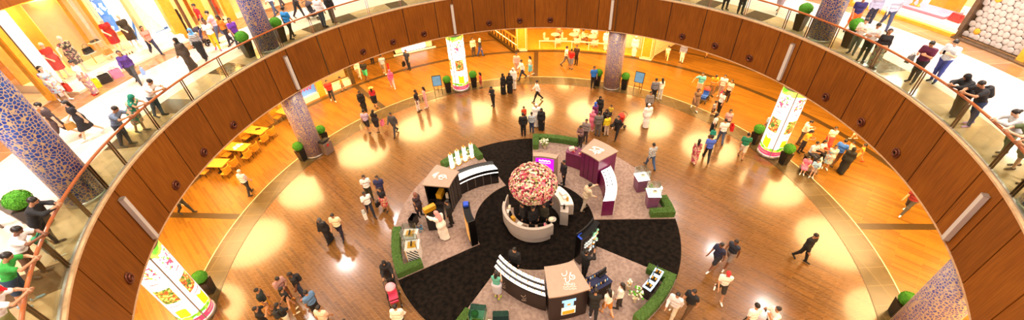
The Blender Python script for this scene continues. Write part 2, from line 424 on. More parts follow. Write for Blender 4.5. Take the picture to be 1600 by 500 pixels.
# lit advertising pillars
def advert_mat():
    m, nt, b = nodes('advert_print'); v = coords(nt)
    z = N(nt, 'ShaderNodeSeparateXYZ'); nt.links.new(v, z.inputs[0]); zz = z.outputs[2]
    n = noise(nt, v, 3.2, 2.); n2 = voro(nt, v, 13., 'F1', 'Color'); sp = N(nt, 'ShaderNodeSeparateColor'); nt.links.new(n2, sp.inputs[0])
    fl = ramp(nt, sp.outputs[0], [(.0, '#ffffff'), (.35, '#e7b9c0'), (.5, '#c84a5a'), (.62, '#f2e2d0'), (.75, '#6fa23a'), (.9, '#a24a7a')], 'CONSTANT')
    food = ramp(nt, sp.outputs[1], [(.0, '#5b7a2c'), (.3, '#d88a3a'), (.5, '#3f5a2a'), (.65, '#d84a2a'), (.85, '#e8c26a')], 'CONSTANT')
    green = ramp(nt, n, [(.4, '#5fae1e'), (.6, '#d6ea5a')])
    ang = N(nt, 'ShaderNodeMath', operation='ARCTAN2'); nt.links.new(z.outputs[1], ang.inputs[0]); nt.links.new(z.outputs[0], ang.inputs[1]); an = ang.outputs[0]
    def band(lo, hi, wob=.12):
        zw = math_(nt, 'ADD', zz, math_(nt, 'MULTIPLY', math_(nt, 'SUBTRACT', n, .5), wob * 2))
        return math_(nt, 'MULTIPLY', math_(nt, 'GREATER_THAN', zw, lo), math_(nt, 'LESS_THAN', zw, hi))
    per = math_(nt, 'PINGPONG', math_(nt, 'ADD', an, 3.1416), .7854)          # four identical faces round the pillar
    c = (1, 1, 1, 1)
    c = mixc(nt, band(4.05, 4.6, .35), c, green)
    c = mixc(nt, math_(nt, 'MULTIPLY', band(3.25, 3.95, .3), math_(nt, 'LESS_THAN', per, .52)), c, fl)
    c = mixc(nt, math_(nt, 'MULTIPLY', band(1.75, 2.6, .0), math_(nt, 'LESS_THAN', per, .50)), c, food)
    c = mixc(nt, math_(nt, 'MULTIPLY', band(.75, 1.3, .3), math_(nt, 'LESS_THAN', per, .34)), c, '#f2c81e')
    c = mixc(nt, band(.5, .72, .3), c, green)
    c = mixc(nt, band(.2, .5, .0), c, '#cf3a5c')
    nt.links.new(c, b.inputs['Base Color']); nt.links.new(c, b.inputs['Emission Color']); b.inputs['Emission Strength'].default_value = 1.15
    b.inputs['Roughness'].default_value = .3
    return m
M['advert'] = advert_mat()
M['advtext'] = mat('advert_red_text', '#c0303c', .5, var=0)
def squiggle(r, a0, a1, z, h, seed, n=60):
    g = random.Random(seed); pts = []
    for i in range(n):
        t = i / (n - 1); a = a0 + (a1 - a0) * t
        pts.append((*pol(r, a), z + h * (.5 * math.sin(t * n * .9) + .35 * math.sin(t * n * 1.7 + seed))))
    return pts
ADV = [(106.9, 'lit white advertising pillar with flowers standing at the rear of the ring'), (17.6, 'lit advertising pillar with green top beside the seated crowd on the right'), (195.5, 'lit advertising pillar with food pictures at the lower left'),]
ad0 = None
for i, (a, l) in enumerate(ADV):
    q = pol(RCOL, a)
    if ad0 is None:
        ad0 = thing('advertising_pillar', (q[0], q[1], 0), a, l, 'advertising pillar', 'lit advertising pillars on the stone ring')
        MB().lathe([(.62, .18), (.62, 4.46)], 56).build('light_box', M['advert'], ad0)
        MB().lathe([(.66, 0), (.66, .16), (.62, .18)], 48).build('base_ring', M['silver'], ad0)
        MB().lathe([(.635, 4.35), (.635, 4.47)], 48).build('top_ring', M['silver'], ad0)
        for k in range(4):
            qq = pol(.625, 45 + 90 * k); MB().box((qq[0], qq[1], 2.3), (.03, .05, 4.2), 45 + 90 * k).build('seam_strip', M['silver'], ad0)
            w = MB()
            for j, (z, h, rr) in enumerate(((2.98, .05, 14), (2.8, .03, 22), (1.55, .05, 18), (1.42, .03, 22))):
                w.tube(squiggle(.623, 90 * k - rr, 90 * k + rr, z, h, j + k), .007, 4)
            w.build('lettering', M['advtext'], ad0)
            MB().tube(squiggle(.623, 90 * k - 28, 90 * k + 28, .35, .07, 9), .009, 4).build('lettering', M['white'], ad0)
    else: dup(ad0, (q[0], q[1], 0), a, l)

# topiaries: black tapered planter, ball of leaves
def leafy_ball(r, n, seed, sc=.035, flat=.9):
    g = random.Random(seed); w = MB(); w.ball((0, 0, 0), (r * .93, r * .93, r * .93 * flat), 20, 14)
    for i in range(n):
        z = 1 - 2 * (i + .5) / n; t = i * 2.39996; s = math.sqrt(1 - z * z)
        d = Vector((s * math.cos(t), s * math.sin(t), z * flat)); p = d * r * g.uniform(.93, 1.03)
        u = d.cross(Vector((g.uniform(-1, 1), g.uniform(-1, 1), g.uniform(-1, 1)))).normalized(); v = d.cross(u); e = sc * g.uniform(.7, 1.2)
        w.add([p - u * e, p + v * e * .6 + d * e * .5, p + u * e, p - v * e * .6 + d * e * .2], [(0, 1, 2, 3)])
    return w
top = thing('topiary', (0, 0, 0), 0, 'x', 'potted plant', 'ball topiaries in black planters')
pl_ = MB().taper((0, 0, 0), (.34, .34), (.48, .48), .8).build('planter', M['planter'], top, bevel=.012)
MB().box((0, 0, .79), (.42, .42, .03)).build('soil', M['strip'], pl_)
MB().tube([(0, 0, .78), (0, 0, .95)], .03).build('stem', M['strip'], top)
leafy_ball(.30, 900, 3).build('foliage', M['leaf'], top, (0, 0, 1.06))
TOP = [(15.2, 154.9, 0, 'green ball topiary in black planter left of the litter bin and mosaic column'), (15.3, 147.8, 0, 'green ball topiary in black planter behind the litter bin'), (14.95, 110.9, 0, 'green ball topiary left of the white lit flower pillar'),
       (14.95, 103.1, 0, 'green ball topiary right of the white lit flower pillar'), (14.95, 66.2, 0, 'green ball topiary beside the man in the blue shirt at the rear column'), (15.1, 58.6, 0, 'green ball topiary between the rear column and the easel'),
       (15.0, 21.6, 0, 'green ball topiary left of the green lit pillar on the right'), (15.05, 13.6, 0, 'green ball topiary in front of the crowd beside the green lit pillar'), (14.9, 191.2, 0, 'green ball topiary right of the lit food pillar at lower left'),
       (15.1, 337.4, 0, 'green ball topiary by the mosaic column at the lower right'),
       (15.75, 199.3, ZU, 'green ball topiary on the upper floor behind the man in black shirt'), (15.9, 190.6, ZU, 'green ball topiary half hidden behind the big blue column'), (15.3, 148.0, ZU, 'green ball topiary by the upper column beside the man in blue'),
       (15.3, 155.6, ZU, 'green ball topiary left of the upper rear-left column'), (15.15, 22.3, ZU, 'green ball topiary left of the upper right column'), (15.45, 13.3, ZU, 'green ball topiary right of the upper right column')]
for i, (r, a, z, l) in enumerate(TOP):
    q = pol(r, a)
    if i == 0: top.location = (q[0], q[1], z); top.rotation_euler = (0, 0, R_(a)); top['label'] = l
    else: dup(top, (q[0], q[1], z), a, l)
# litter bin
q = pol(14.25, 150.4)
b = thing('litter_bin', (q[0], q[1], 0), 150, 'steel litter bin with sloping top and red sticker beside the left mosaic column', 'litter bin')
MB().box((0, 0, .45), (.5, .62, .86)).build('body', M['binmetal'], b, bevel=.03)
MB().box((0, 0, .96), (.46, .58, .1), tilt=('Y', 14)).build('lid', M['blackmat'], b, bevel=.02)
MB().box((-.256, .02, .7), (.008, .14, .16)).build('sticker', M['red'], b)
# easels with pictures
def easel(r, a, rz, l):
    q = pol(r, a); e = thing('easel_sign', (q[0], q[1], 0), rz, l, 'sign', 'poster stands on the stone ring')
    MB().box((0, -.02, 1.15), (.68, .04, .8), tilt=('X', -12)).build('frame', M['blackmat'], e)
    MB().box((0, -.05, 1.15), (.6, .02, .72), tilt=('X', -12)).build('poster', M['sky'], e)
    MB().box((0, -.066, 1.05), (.34, .012, .3), tilt=('X', -12)).build('picture', M['cream'], e)
    for s in (-.28, .28): MB().tube([(s, -.1, 0), (s, .06, .9)], .02).build('leg', M['blackmat'], e)
    MB().tube([(0, .4, 0), (0, .08, 1.2)], .02).build('leg', M['blackmat'], e)
    MB().box((0, -.06, .42), (.56, .03, .03)).build('shelf', M['blackmat'], e)
    return e
easel(14.95, 113.8, 10, 'black poster stand left of the white lit flower pillar'); easel(15.2, 54.9, -35, 'pale blue poster stand right of the rear mosaic column')

# =====================================================================  SHOPS, CAFES, TERRACES
def rpos(r, a, z=0.): q = pol(r, a); return (q[0], q[1], z)
M['shopwarm'] = mat('shop_wall_gold', '#dc9f48', .6, var=.06); M['shopcream'] = mat('shop_wall_cream', '#ecc98c', .6, var=.04)
M['gloss_white'] = mat('plinth_white', '#f3e7d2', .2, var=.03)
# --- upper floor, left: fashion window between 158 and 171 degrees, lit poster, gold shop fronts
def arcS(name, r0, r1, a0, a1, z0, z1, m): return struct(MB().arc(r0, r1, a0, a1, z0, z1).build(name, m))
arcS('wall_shop_back', 24.6, 24.8, 128, 200, ZU, 13.0, M['shopwarm'])
arcS('trim_50', 20.95, 24.6, 154.2, 171.0, ZU + .001, ZU + .36, M['gloss_white'])             # window plinth
arcS('trim_51', 20.6, 20.95, 154.2, 171.0, ZU + .001, ZU + .10, M['cream'])
arcS('wall_shop_header', 21.5, 21.8, 128, 200, 10.75, 13.0, M['veneer'])
for i, (a, m, w_) in enumerate(((171.2, 'white', .5), (172.4, 'gold', .25), (158.3, 'shopcream', .22), (153.9, 'gold', .55), (149.6, 'gold', .4), (145.6, 'gold', .4), (141.5, 'gold', .4), (178.5, 'gold', .3))):
    q = pol(21.45, a); struct(MB().box((q[0], q[1], (ZU + 10.75) / 2), (.35, w_, 10.75 - ZU), a).build('wall_pier', M[m]))
for i, a in enumerate((172.0, 152.2, 147.7, 143.4)):
    q = pol(21.4, a); struct(MB().box((q[0], q[1], (ZU + 10.75) / 2), (.2, .10, 10.75 - ZU), a).build('wall_dark_joint', M['dkstone']))
wn = 1
for a0, a1 in ((158.6, 170.6), (172.8, 178), (154.6, 158.0)):
    struct(MB().arc(21.35, 21.365, a0, a1, ZU + .36, 10.75, sm=False).build('window_%d' % wn, M['clear'])); wn += 1
for a0, a1 in ((149.9, 153.6), (145.9, 149.3), (141.8, 145.3)):
    struct(MB().arc(22.6, 22.7, a0, a1, ZU, 10.75).build('wall_shop_inner', M['shopcream']))
arcS('trim_52', 22.9, 22.95, 160.2, 166.5, ZU + .36, 10.4, M['shopcream'])
arcS('trim_53', 23.4, 23.45, 166.5, 171, ZU + .36, 10.7, M['shopwarm'])
for k, a in enumerate((160.5, 161.3, 162.2, 163.2)):
    q = pol(22.7, a); struct(MB().box((q[0], q[1], 9.2), (.05, .16, 3.), a).build('trim_%d' % (54 + k), M['gold'] if k % 2 else M['cream']))
# backlit poster with a pale dress, and a blue poster beside it
def poster(r, a, w_, z0, h, label, draw):
    t = thing('poster', rpos(r, a, z0), a - 90, label, 'poster'); draw(MB().box((0, 0, h / 2), (w_, .06, h)).build('lit_panel', M['light'], t)); return t
M['dressblue'] = mat('poster_dress', '#bfd9dc', .5, emit='#bfd9dc', es=.55, var=.18, vs=9.); M['bluedark'] = mat('poster_blue', '#3a6fb8', .5, emit='#3a6fb8', es=.5, var=.3, vs=3.)
def dress(t):
    for s in (1,):
        MB().prism([(-.75, .2), (.75, .2), (.2, 1.75), (.14, 2.1), (.22, 2.6), (-.2, 2.6), (-.14, 2.1), (-.2, 1.75)], .032, .04).build('dress_picture', M['dressblue'], t).rotation_euler = (PI / 2, 0, 0)
        MB().prism([(-.95, .16), (-.7, .16), (-.2, 1.5), (-.3, 1.6)], .032, .038).build('blue_shade', M['bluedark'], t).rotation_euler = (PI / 2, 0, 0)
        MB().prism([(.2, .16), (1.0, .16), (.95, .3), (.3, .22)], .032, .038).build('blue_shade', M['bluedark'], t).rotation_euler = (PI / 2, 0, 0)
poster(22.1, 156.7, 2.3, ZU + .4, 3.1, 'big backlit white poster of a pale blue dress in the shop window', dress)
def blueart(t):
    g = random.Random(3); w = MB()
    MB().box((0, -.035, 1.), (.8, .012, 1.9)).build('picture', M['bluedark'], t)
    for k in range(9): x, z = g.uniform(-.3, .3), g.uniform(.2, 1.8); MB().box((x, -.045, z), (.16, .01, .2), 0, 0, ('Y', g.uniform(-40, 40))).build('picture_patch', M['dressblue'], t)
poster(22.75, 159.5, .9, ZU + 1.1, 2.0, 'blue abstract poster beside the backlit dress poster', blueart)
# mannequins are built with the people; bags and shoes on stands here
def stand_item(r, a, z, h, label, kind):
    t = thing('display_stand', rpos(r, a, z), a + 90, label, 'display stand', 'stands in the fashion window'); MB().box((0, 0, .01), (.3, .3, .02)).build('foot', M['cream'], t); MB().tube([(0, 0, .02), (0, 0, h)], .02).build('post', M['gold'], t); MB().box((0, 0, h), (.5, .3, .025)).build('shelf', M['gloss_white'], t)
def handbag(loc, rz, col, label, s=1., group=None):
    t = thing('handbag', loc, rz, label, 'bag', group)
    MB().taper((0, 0, 0), (.34 * s, .14 * s), (.28 * s, .09 * s), .22 * s).build('bag_body', M[col], t, bevel=.012)
    MB().tube([(-.1 * s, 0, .2 * s), (-.08 * s, 0, .32 * s), (0, 0, .36 * s), (.08 * s, 0, .32 * s), (.1 * s, 0, .2 * s)], .009, 6).build('handle', M[col], t); return t
zp = ZU + .362
stand_item(21.9, 165.0, zp, .55, 'low stand under the black handbag in the fashion window', 0); handbag(rpos(21.9, 165.0, zp + .565), 75, 'black', 'black handbag on a stand beside the mannequin in the dark dress', 1.25)
stand_item(21.65, 163.4, zp, .25, 'low stand under the brown handbag in the fashion window', 0); handbag(rpos(21.65, 163.4, zp + .265), 75, 'wicker', 'brown handbag on the lower stand in the fashion window', 1.1)
stand_item(22.3, 163.1, zp, .8, 'tall stand under the dark clutch in the fashion window', 0)
t = thing('clutch_bag', rpos(22.3, 163.1, zp + .815), 70, 'flat dark clutch bag on a tall stand in the fashion window', 'bag'); MB().taper((0, 0, 0), (.42, .16), (.3, .1), .1).build('bag_body', M['strip'], t, bevel=.02); MB().box((0, -.07, .05), (.06, .012, .03)).build('clasp', M['gold'], t)
def shoe(loc, rz, m, label, group):
    t = thing('shoe', loc, rz, label, 'shoe', group); MB().ball((0, .05, .035), (.035, .1, .03), 10, 6).build('upper', m, t); MB().tube([(0, -.1, .0), (0, -.09, .08), (0, .02, .04)], .014, 6).build('heel', m, t)
for k, (r, a) in enumerate(((21.3, 162.5), (21.3, 162.1), (21.3, 161.7), (21.3, 161.3))): shoe(rpos(r, a, zp + .002), a + 60, M['strip'], 'small dark shoe on the white window plinth between the mannequins', 'shoes on the window plinth')
# --- upper floor, right
arcS('wall_shop_rear', 24.2, 24.4, -20, 26, ZU, 13.0, M['shopcream'])
arcS('trim_60', 20.55, 24.2, 11.0, 25, ZU + .001, ZU + .16, M['gold']); arcS('trim_61', 20.75, 24.2, 11.0, 25, ZU + .161, ZU + .34, M['gloss_white'])
arcS('trim_62', 20.55, 20.95, -20, 11.0, ZU + .001, ZU + .06, M['dkstone'])
for a, w_, m in ((10.9, .18, 'dkstone'), (3.4, .3, 'gold'), (25, .5, 'gold'), (-6, .3, 'gold')):
    q = pol(20.9, a); struct(MB().box((q[0], q[1], (ZU + 11) / 2), (.3, w_, 11 - ZU), a).build('wall_pier', M[m]))
for a0, a1 in ((11.4, 24.4), (-5.5, 2.8)):
    struct(MB().arc(20.85, 20.865, a0, a1, ZU + .35, 10.9, sm=False).build('window_%d' % wn, M['clear'])); wn += 1
# openwork panel of overlapping discs
t = thing('disc_screen', rpos(20.95, 7.1, ZU + .08), 7.1 - 90, 'tall decorative screen of overlapping pale discs on dark and gold', 'screen')
MB().box((0, .10, 1.7), (2.62, .04, 3.4)).build('backing', M['dkstone'], t)
g = random.Random(11); dn = 0
w1, w2 = MB(), MB()
Md = Matrix.Rotation(R_(90), 3, 'X')
for i in range(11):
    for j in range(14):
        x = -1.19 + i * .238 + (.119 if j % 2 else 0); z = .14 + j * .24; k = g.random()
        if x > 1.22: continue
        (w2 if k < .05 else w1).lathe([(.05, 0), (.128, 0), (.138, .012), (.128, .024), (.05, .024)], 18, (x, .0 + .03 * ((i + j) % 2), z), 0, True, Md)
o = w1.build('discs', mat('disc_pale', '#b5aaa2', .4), t); o['kind'] = 'stuff'; o = w2.build('gold_discs', [M['gold']], t); o['kind'] = 'stuff'
w = MB()
for s in (-1.33, 1.33): w.box((s, .05, 1.7), (.06, .16, 3.4))
w.box((0, .05, .03), (2.7, .16, .06)); w.build('frame', M['dkstone'], t)
# window display: orange panel, pink podium, red bag
t = thing('display_podium', rpos(22.0, 17.6, ZU + .342), -72.4, 'pink window podium with an orange panel behind it', 'podium')
MB().box((0, 0, .06), (2.6, 1.4, .12)).build('platform', M['pink'], t); MB().box((.5, .55, .9), (1.4, .06, 1.7)).build('orange_panel', M['orange'], t)
handbag(rpos(21.6, 13.2, ZU + .343), 100, 'red', 'red handbag standing in the bright window on the right', 1.7)
for k, a in enumerate((18.2, 18.9)):
    o = thing('gold_figure', rpos(21.75, a, ZU + .465), a + 90, 'small gold figure on the pink window podium, %s' % ('nearer the orange panel' if k == 0 else 'nearer the window corner'), 'ornament')
    MB().lathe([(.12, 0), (.10, .03), (.03, .1), (.08, .3), (.1, .42), (.05, .5)], 14).build('base', M['gold'], o); MB().ball((0, 0, .58), (.07, .09, .09), 10, 8).build('head', M['wicker'], o)
# --- ground floor: shops behind the outer walk
arcS('wall_ground_back', 27.0, 27.2, 40, 215, 0, ZC, M['shopwarm'])
arcS('wall_ground_rear', 29.0, 29.2, -70, 40, 0, ZC, M['shopwarm'])
# rear cafe with gold framed pillars and a low rail
arcS('floor_cafe', 20.75, 26.9, 59.5, 88, .0, .07, M['gold'])
arcS('wall_cafe_back', 25.2, 25.4, 59, 89, .07, ZC, mat('cafe_mural', '#b9772a', .6, var=.55, vs=1.6))
def gold_pillar(a, l, r=20.95, rz=None):
    t = thing('gold_pillar', rpos(r, a, 0), a if rz is None else rz, l, 'pillar', 'gold pillars of the rear cafe'); sf = MB().box((0, 0, ZC / 2), (.8, .95, ZC)).build('shaft', M['gold'], t)
    for s in (-1, 1):
        MB().box((-.41, s * .36, 2.2), (.03, .05, 4.0)).build('moulding', M['cream'], sf); MB().box((s * .34, -.485, 2.2), (.05, .03, 4.0)).build('moulding', M['cream'], sf)
    MB().box((-.41, 0, .2), (.03, .74, .05)).build('moulding', M['cream'], sf); MB().box((0, 0, .06), (.86, 1.0, .12)).build('plinth', M['cream'], t)
gold_pillar(88.2, 'gold framed pillar at the left end of the rear cafe'); gold_pillar(58.4, 'gold framed pillar at the right end of the rear cafe')
t = thing('terrace_rail', (0, 0, 0), 0, 'low cream rail along the front of the rear cafe', 'rail')
MB().arc(20.82, 20.9, 63.8, 84, .72, .79, 20).build('top_bar', M['cream'], t)
for a in (64, 68, 72, 76, 80, 83.8): q = pol(20.86, a); MB().box((q[0], q[1], .395), (.06, .06, .65), a).build('post', M['cream'], t)
w = MB()
def chair_proto(name, m, legs, label, group):
    t = thing(name, (0, 0, 0), 0, label, 'chair', group)
    MB().box((0, 0, .31), (.46, .46, .05)).build('seat', m, t, bevel=.02)
    w = MB(); w.arc(.29, .325, 25, 155, .40, .80, 10); o = w.build('backrest', m, t)
    for x in (-.18, .18):
        for y in (-.18, .18): MB().tube([(x * 1.15, y * 1.15, 0), (x, y, .29)], .016, 6).build('leg', legs, t)
    return t
def table_proto(name, m, legs, label, group, d=(.8, .8), rnd_=False):
    t = thing(name, (0, 0, 0), 0, label, 'table', group)
    (MB().lathe([(.4, .72), (.42, .735), (.4, .75)], 28) if rnd_ else MB().box((0, 0, .735), (d[0], d[1], .035))).build('tabletop', m, t)
    MB().tube([(0, 0, .03), (0, 0, .72)], .035).build('leg', legs, t); MB().lathe([(.17, 0), (.17, .02), (.05, .04)], 20).build('foot', legs, t); return t
first = {}
def put(kind, make, loc, rz, label):
    if kind not in first: o = make(); first[kind] = o; o.location = loc; o.rotation_euler = (0, 0, R_(rz)); o['label'] = label; return o
    return dup(first[kind], loc, rz, label)
# honey coloured tables and chairs on the left terrace
TB = [(19.75, 152.9, 0, 'honey wood cafe table second from the mosaic column, dark tray on it'), (19.9, 145.6, 0, 'honey wood cafe table directly left of the mosaic column'), (19.35, 158.1, 0, 'honey wood cafe table set with plates, under the second air nozzle'), (19.4, 163.0, 0, 'honey wood cafe table at the lower end of the left terrace')]
mk_t = lambda: table_proto('cafe_table', M['wicker'], M['blackmat'], 'x', 'tables of the left terrace', (1.4, .8))
mk_c = lambda: chair_proto('cafe_chair', mat('honey_chair', '#c9821c', .5), M['blackmat'], 'x', 'chairs of the left terrace')
for i, (r, a, rz, l) in enumerate(TB):
    p = rpos(r, a); put('hT', mk_t, p, a + 10, l); nm = ('second from the mosaic column', 'beside the mosaic column', 'set with plates', 'at the lower end of the terrace')[i]
    for (dx, dy, f, w_) in ((-.36, .72, 0, 'walk-side near'), (.36, .72, 0, 'walk-side far'), (-.36, -.72, 180, 'wall-side near'), (.36, -.72, 180, 'wall-side far')):
        Mz = Matrix.Rotation(R_(a + 100), 3, 'Z'); v = Mz @ Vector((dx, dy, 0)); put('hC', mk_c, (p[0] + v.x, p[1] + v.y, 0), a + 100 + f, 'honey coloured chair, %s, at the table %s' % (w_, nm))
def plate(loc, label, group):
    o = MB().lathe([(.05, 0), (.1, .012), (.115, .018), (.1, .02), (.0, .012)], 18).build('plate', M['white'], None, loc); tag(o, label, 'plate', group)
for k in range(5): p = rpos(19.35 + .2 * (k % 2) - .1, 157.4 + .35 * k); plate((p[0], p[1], .754), 'white plate on the honey wood table set with plates', 'plates on the left terrace')
p = rpos(19.7, 152.5); o = MB().box((0, 0, .015), (.3, .2, .03)).build('tray', M['strip'], None, (p[0], p[1], .754), 20); tag(o, 'dark tray on the second cafe table from the mosaic column', 'tray')
# cream tables and chairs of the rear cafe
mk_t2 = lambda: table_proto('round_table', M['cream'], M['silver'], 'x', 'tables of the rear cafe', rnd_=True)
mk_c2 = lambda: chair_proto('terrace_chair', M['cream'], M['silver'], 'x', 'chairs of the rear cafe')
for i, (r, a, l) in enumerate(((22.2, 80.2, 'the leftmost'), (22.3, 76.0, 'the second from left'), (22.1, 71.8, 'the middle'), (22.2, 67.6, 'the one behind the mosaic column'))):
    p = rpos(r, a, .07); put('cT', mk_t2, p, 0, 'cream round table in the rear cafe, %s' % l)
    for k, d in enumerate((60, 170, 280)):
        if (i, k) in ((3, 1),): continue
        v = (math.cos(R_(d)) * .80, math.sin(R_(d)) * .80); put('cC', mk_c2, (p[0] + v[0], p[1] + v[1], .07), d - 90, 'cream cafe chair %s of %s round table' % (('behind', 'left', 'in front')[k], l))
# bright shop with white base left of the rear walk, blue poster in its window
arcS('trim_70', 20.9, 21.5, 129.5, 144.5, .001, .42, M['gloss_white']); arcS('wall_left_shop_back', 22.6, 22.7, 129, 146, 0, ZC, M['shopcream'])
struct(MB().arc(21.0, 21.012, 129.6, 135.8, .42, ZC - .03, sm=False).build('window_%d' % wn, M['clear'])); wn += 1
q = pol(21.0, 136.3); struct(MB().box((q[0], q[1], ZC / 2), (.3, .5, ZC - .02), 136.3).build('wall_pier', M['gold']))
q = pol(21.0, 129.2); struct(MB().box((q[0], q[1], ZC / 2), (.4, .3, ZC - .02), 129.2).build('wall_pier', M['bronze']))
t = thing('window_poster', rpos(21.2, 139.0, .422), 49, 'blue poster with pink script in the window behind the left mosaic column', 'poster'); MB().box((0, 0, .7), (1.5, .05, 1.4)).build('panel', mat('poster_blue_panel', '#5b8fe0', .4, emit='#5b8fe0', es=.4), t)
MB().tube([(-.5 + i * .045, -.035, .6 + .16 * math.sin(i * 1.2) - .004 * i) for i in range(24)], .03, 6).build('script', M['red'], t)
# white lit display front behind the lit flower pillar
t = thing('lit_display_front', rpos(24.0, 112.6), 22.6, 'low white lit shop display with cream ends beyond the man with the bag', 'display')
MB().box((0, 0, .5), (2.1, .5, 1.0)).build('lit_panel', M['coollight'], t); MB().box((0, 0, .05), (3.6, .9, .1)).build('plinth', M['blackmat'], t)
for s in (-1.4, 1.4): MB().box((s, 0, .6), (.6, .55, 1.0)).build('end_block', M['cream'], t)
MB().box((0, -.52, .06), (3.9, .12, .12)).build('kerb', M['white'], t)
# stair with lit treads at the left end of the rear cafe, louvred wall at its right end
t = thing('escalator_side', rpos(22.6, 92.5), 2, 'gold lit stair balustrade left of the rear cafe', 'balustrade')
MB().box((0, 0, .1), (.5, 5.2, .2), 25).build('base', M['strip'], t)
for k in range(9):
    v = Matrix.Rotation(R_(25), 3, 'Z') @ Vector((0, -2.4 + k * .6, 0)); MB().box((v.x, v.y, .75), (.08, .08, 1.1), 25).build('baluster', M['gold'], t)
MB().box((0, 0, 1.32), (.14, 5.2, .1), 25).build('handrail', M['wicker'], t); MB().box((0, 0, .7), (.04, 5.1, .06), 25).build('mid_bar', M['warmlight'], t)
a = 55.5; q = pol(23.6, a); w = MB(); 
t = thing('louvre_wall', (q[0], q[1], 0), 40, 'cream louvred wall at the right end of the rear cafe', 'wall panel')
MB().box((0, .06, 1.8), (5.0, .1, 3.6)).build('backing', M['cream'], t)
for k in range(22): w.box((0, -.02, .12 + k * .16), (5.0, .08, .04), 0, 0, ('X', 25))
w.build('slats', M['shopcream'], t)
t = thing('louvre_wall', rpos(22.3, 62.0, .072), 160, 'cream slatted screen behind the rear mosaic column', 'wall panel'); MB().box((0, .05, 1.0), (1.8, .06, 2.0)).build('backing', M['cream'], t); w = MB()
for k in range(12): w.box((0, -.01, .1 + k * .16), (1.8, .06, .05), 0, 0, ('X', 25))
w.build('slats', M['white'], t)
# menu lamp boxes under the ceiling edge are left to the lights

# =====================================================================  THE PERFUME STAND
def kp(a, r, z=0.): q = pol(r, a, KC); return (q[0], q[1], z)
def kthing(name, a, r, z, label, cat, group=None):
    t = thing(name, kp(a, r, z), 0, label, cat, group); return t
def cof(t): return (KC[0] - t.location.x, KC[1] - t.location.y)       # stand centre in the thing's frame
PAD = .05
t = MB().arc(.02, 7.08, 0, 360, 0, .012, 150, c=(0, 0)).build('carpet', M['blackcarpet'], None, (*KC, 0))
tag(t, 'round black carpet under the whole perfume stand', 'carpet')
SEC = [(116.5, 'left'), (236.5, 'front'), (356.5, 'right')]
for s, n in SEC:
    t = kthing('platform', s + 45, 5, .012, {'left': 'mauve carpeted platform of the left stand with white striped cases', 'front': 'mauve carpeted platform of the stand nearest the viewer with the three-tier counter', 'right': 'mauve carpeted platform of the right stand with plum counters'}[n], 'platform', 'mauve platforms of the perfume stand')
    MB().arc(3.05, 7.08, s, s + 89.8, 0, PAD - .012, 60, c=cof(t)).build('carpet_top', M['pinkcarpet'], t)
    MB().arc(3.035, 3.05, s, s + 89.8, 0, PAD - .008, 60, c=cof(t)).build('edge_trim', M['greige'], t)
WALL = {'left': M['black'], 'front': mat('espresso_lacquer', '#241712', .35), 'right': M['purple']}
M['roofwhite'] = mat('white_letter', '#f6efe6', .5, var=0)
LOGO_R = [[(3.404, 3.401), (3.587, 3.345), (3.713, 3.372), (3.696, 3.533), (3.635, 3.599), (3.782, 3.605), (3.934, 3.511), (4.101, 3.376), (4.172, 3.31), (4.121, 3.236), (4.006, 3.266), (3.998, 3.346), (4.079, 3.386)], [(3.589, 3.226), (3.676, 3.179), (3.817, 3.284), (3.904, 3.236), (3.854, 3.104), (3.92, 3.079), (3.991, 3.189)], [(3.601, 2.973), (3.678, 3.062), (3.735, 3.174)], [(3.783, 3.111), (3.862, 3.026)]]
LOGO_L = [[(-4.904, 2.023), (-4.722, 2.167), (-4.568, 2.215)], [(-4.866, 1.92), (-4.787, 2.032), (-4.638, 2.12)], [(-4.816, 1.817), (-4.721, 1.907), (-4.756, 1.99), (-4.656, 2.041)], [(-4.589, 1.896), (-4.493, 1.987), (-4.362, 1.996), (-4.228, 1.964), (-4.172, 1.781), (-4.152, 1.701)], [(-4.55, 1.774), (-4.509, 1.889), (-4.405, 1.9), (-4.291, 1.791), (-4.25, 1.926)], [(-4.546, 1.735), (-4.411, 1.684), (-4.334, 1.697)]]
LOGO_B = [[(0.924, -4.346), (0.953, -4.449), (1.058, -4.456), (1.122, -4.36), (1.122, -4.233)], [(0.975, -4.598), (1.049, -4.579), (1.025, -4.7), (1.077, -4.776), (1.193, -4.686), (1.206, -4.54), (1.244, -4.393), (1.291, -4.306), (1.262, -4.444), (1.392, -4.478), (1.394, -4.602), (1.304, -4.645), (1.228, -4.591)], [(1.284, -4.496), (1.356, -4.575)]]
def text_mesh(txt, size, ext=.004):
    cu = bpy.data.curves.new('lettering', 'FONT'); cu.body = txt; cu.size = size; cu.extrude = ext; cu.align_x = 'CENTER'; cu.align_y = 'CENTER'
    o = bpy.data.objects.new('lettering', cu); C.objects.link(o); dg = bpy.context.evaluated_depsgraph_get()
    me = bpy.data.meshes.new_from_object(o.evaluated_get(dg)); bpy.data.objects.remove(o); return me
def letter(txt, size, m, parent, loc, rot=(0, 0, 0)):
    me = text_mesh(txt, size); me.materials.clear(); me.materials.append(m); o = bpy.data.objects.new('lettering', me); C.objects.link(o)
    o.parent = parent; o.location = loc; o.rotation_euler = [R_(x) for x in rot]; return o
def pen_line(parent, m, c, u, v, length, h, seed, n=34):
    c, u, v = Vector(c), Vector(u), Vector(v)
    MB().tube([c + u * (length * (i / (n - 1) - .5)) + v * (h * (math.sin(i * 1.9 + seed) + .5 * math.sin(i * .7))) for i in range(n)], h * .3, 5).build('lettering', m, parent)
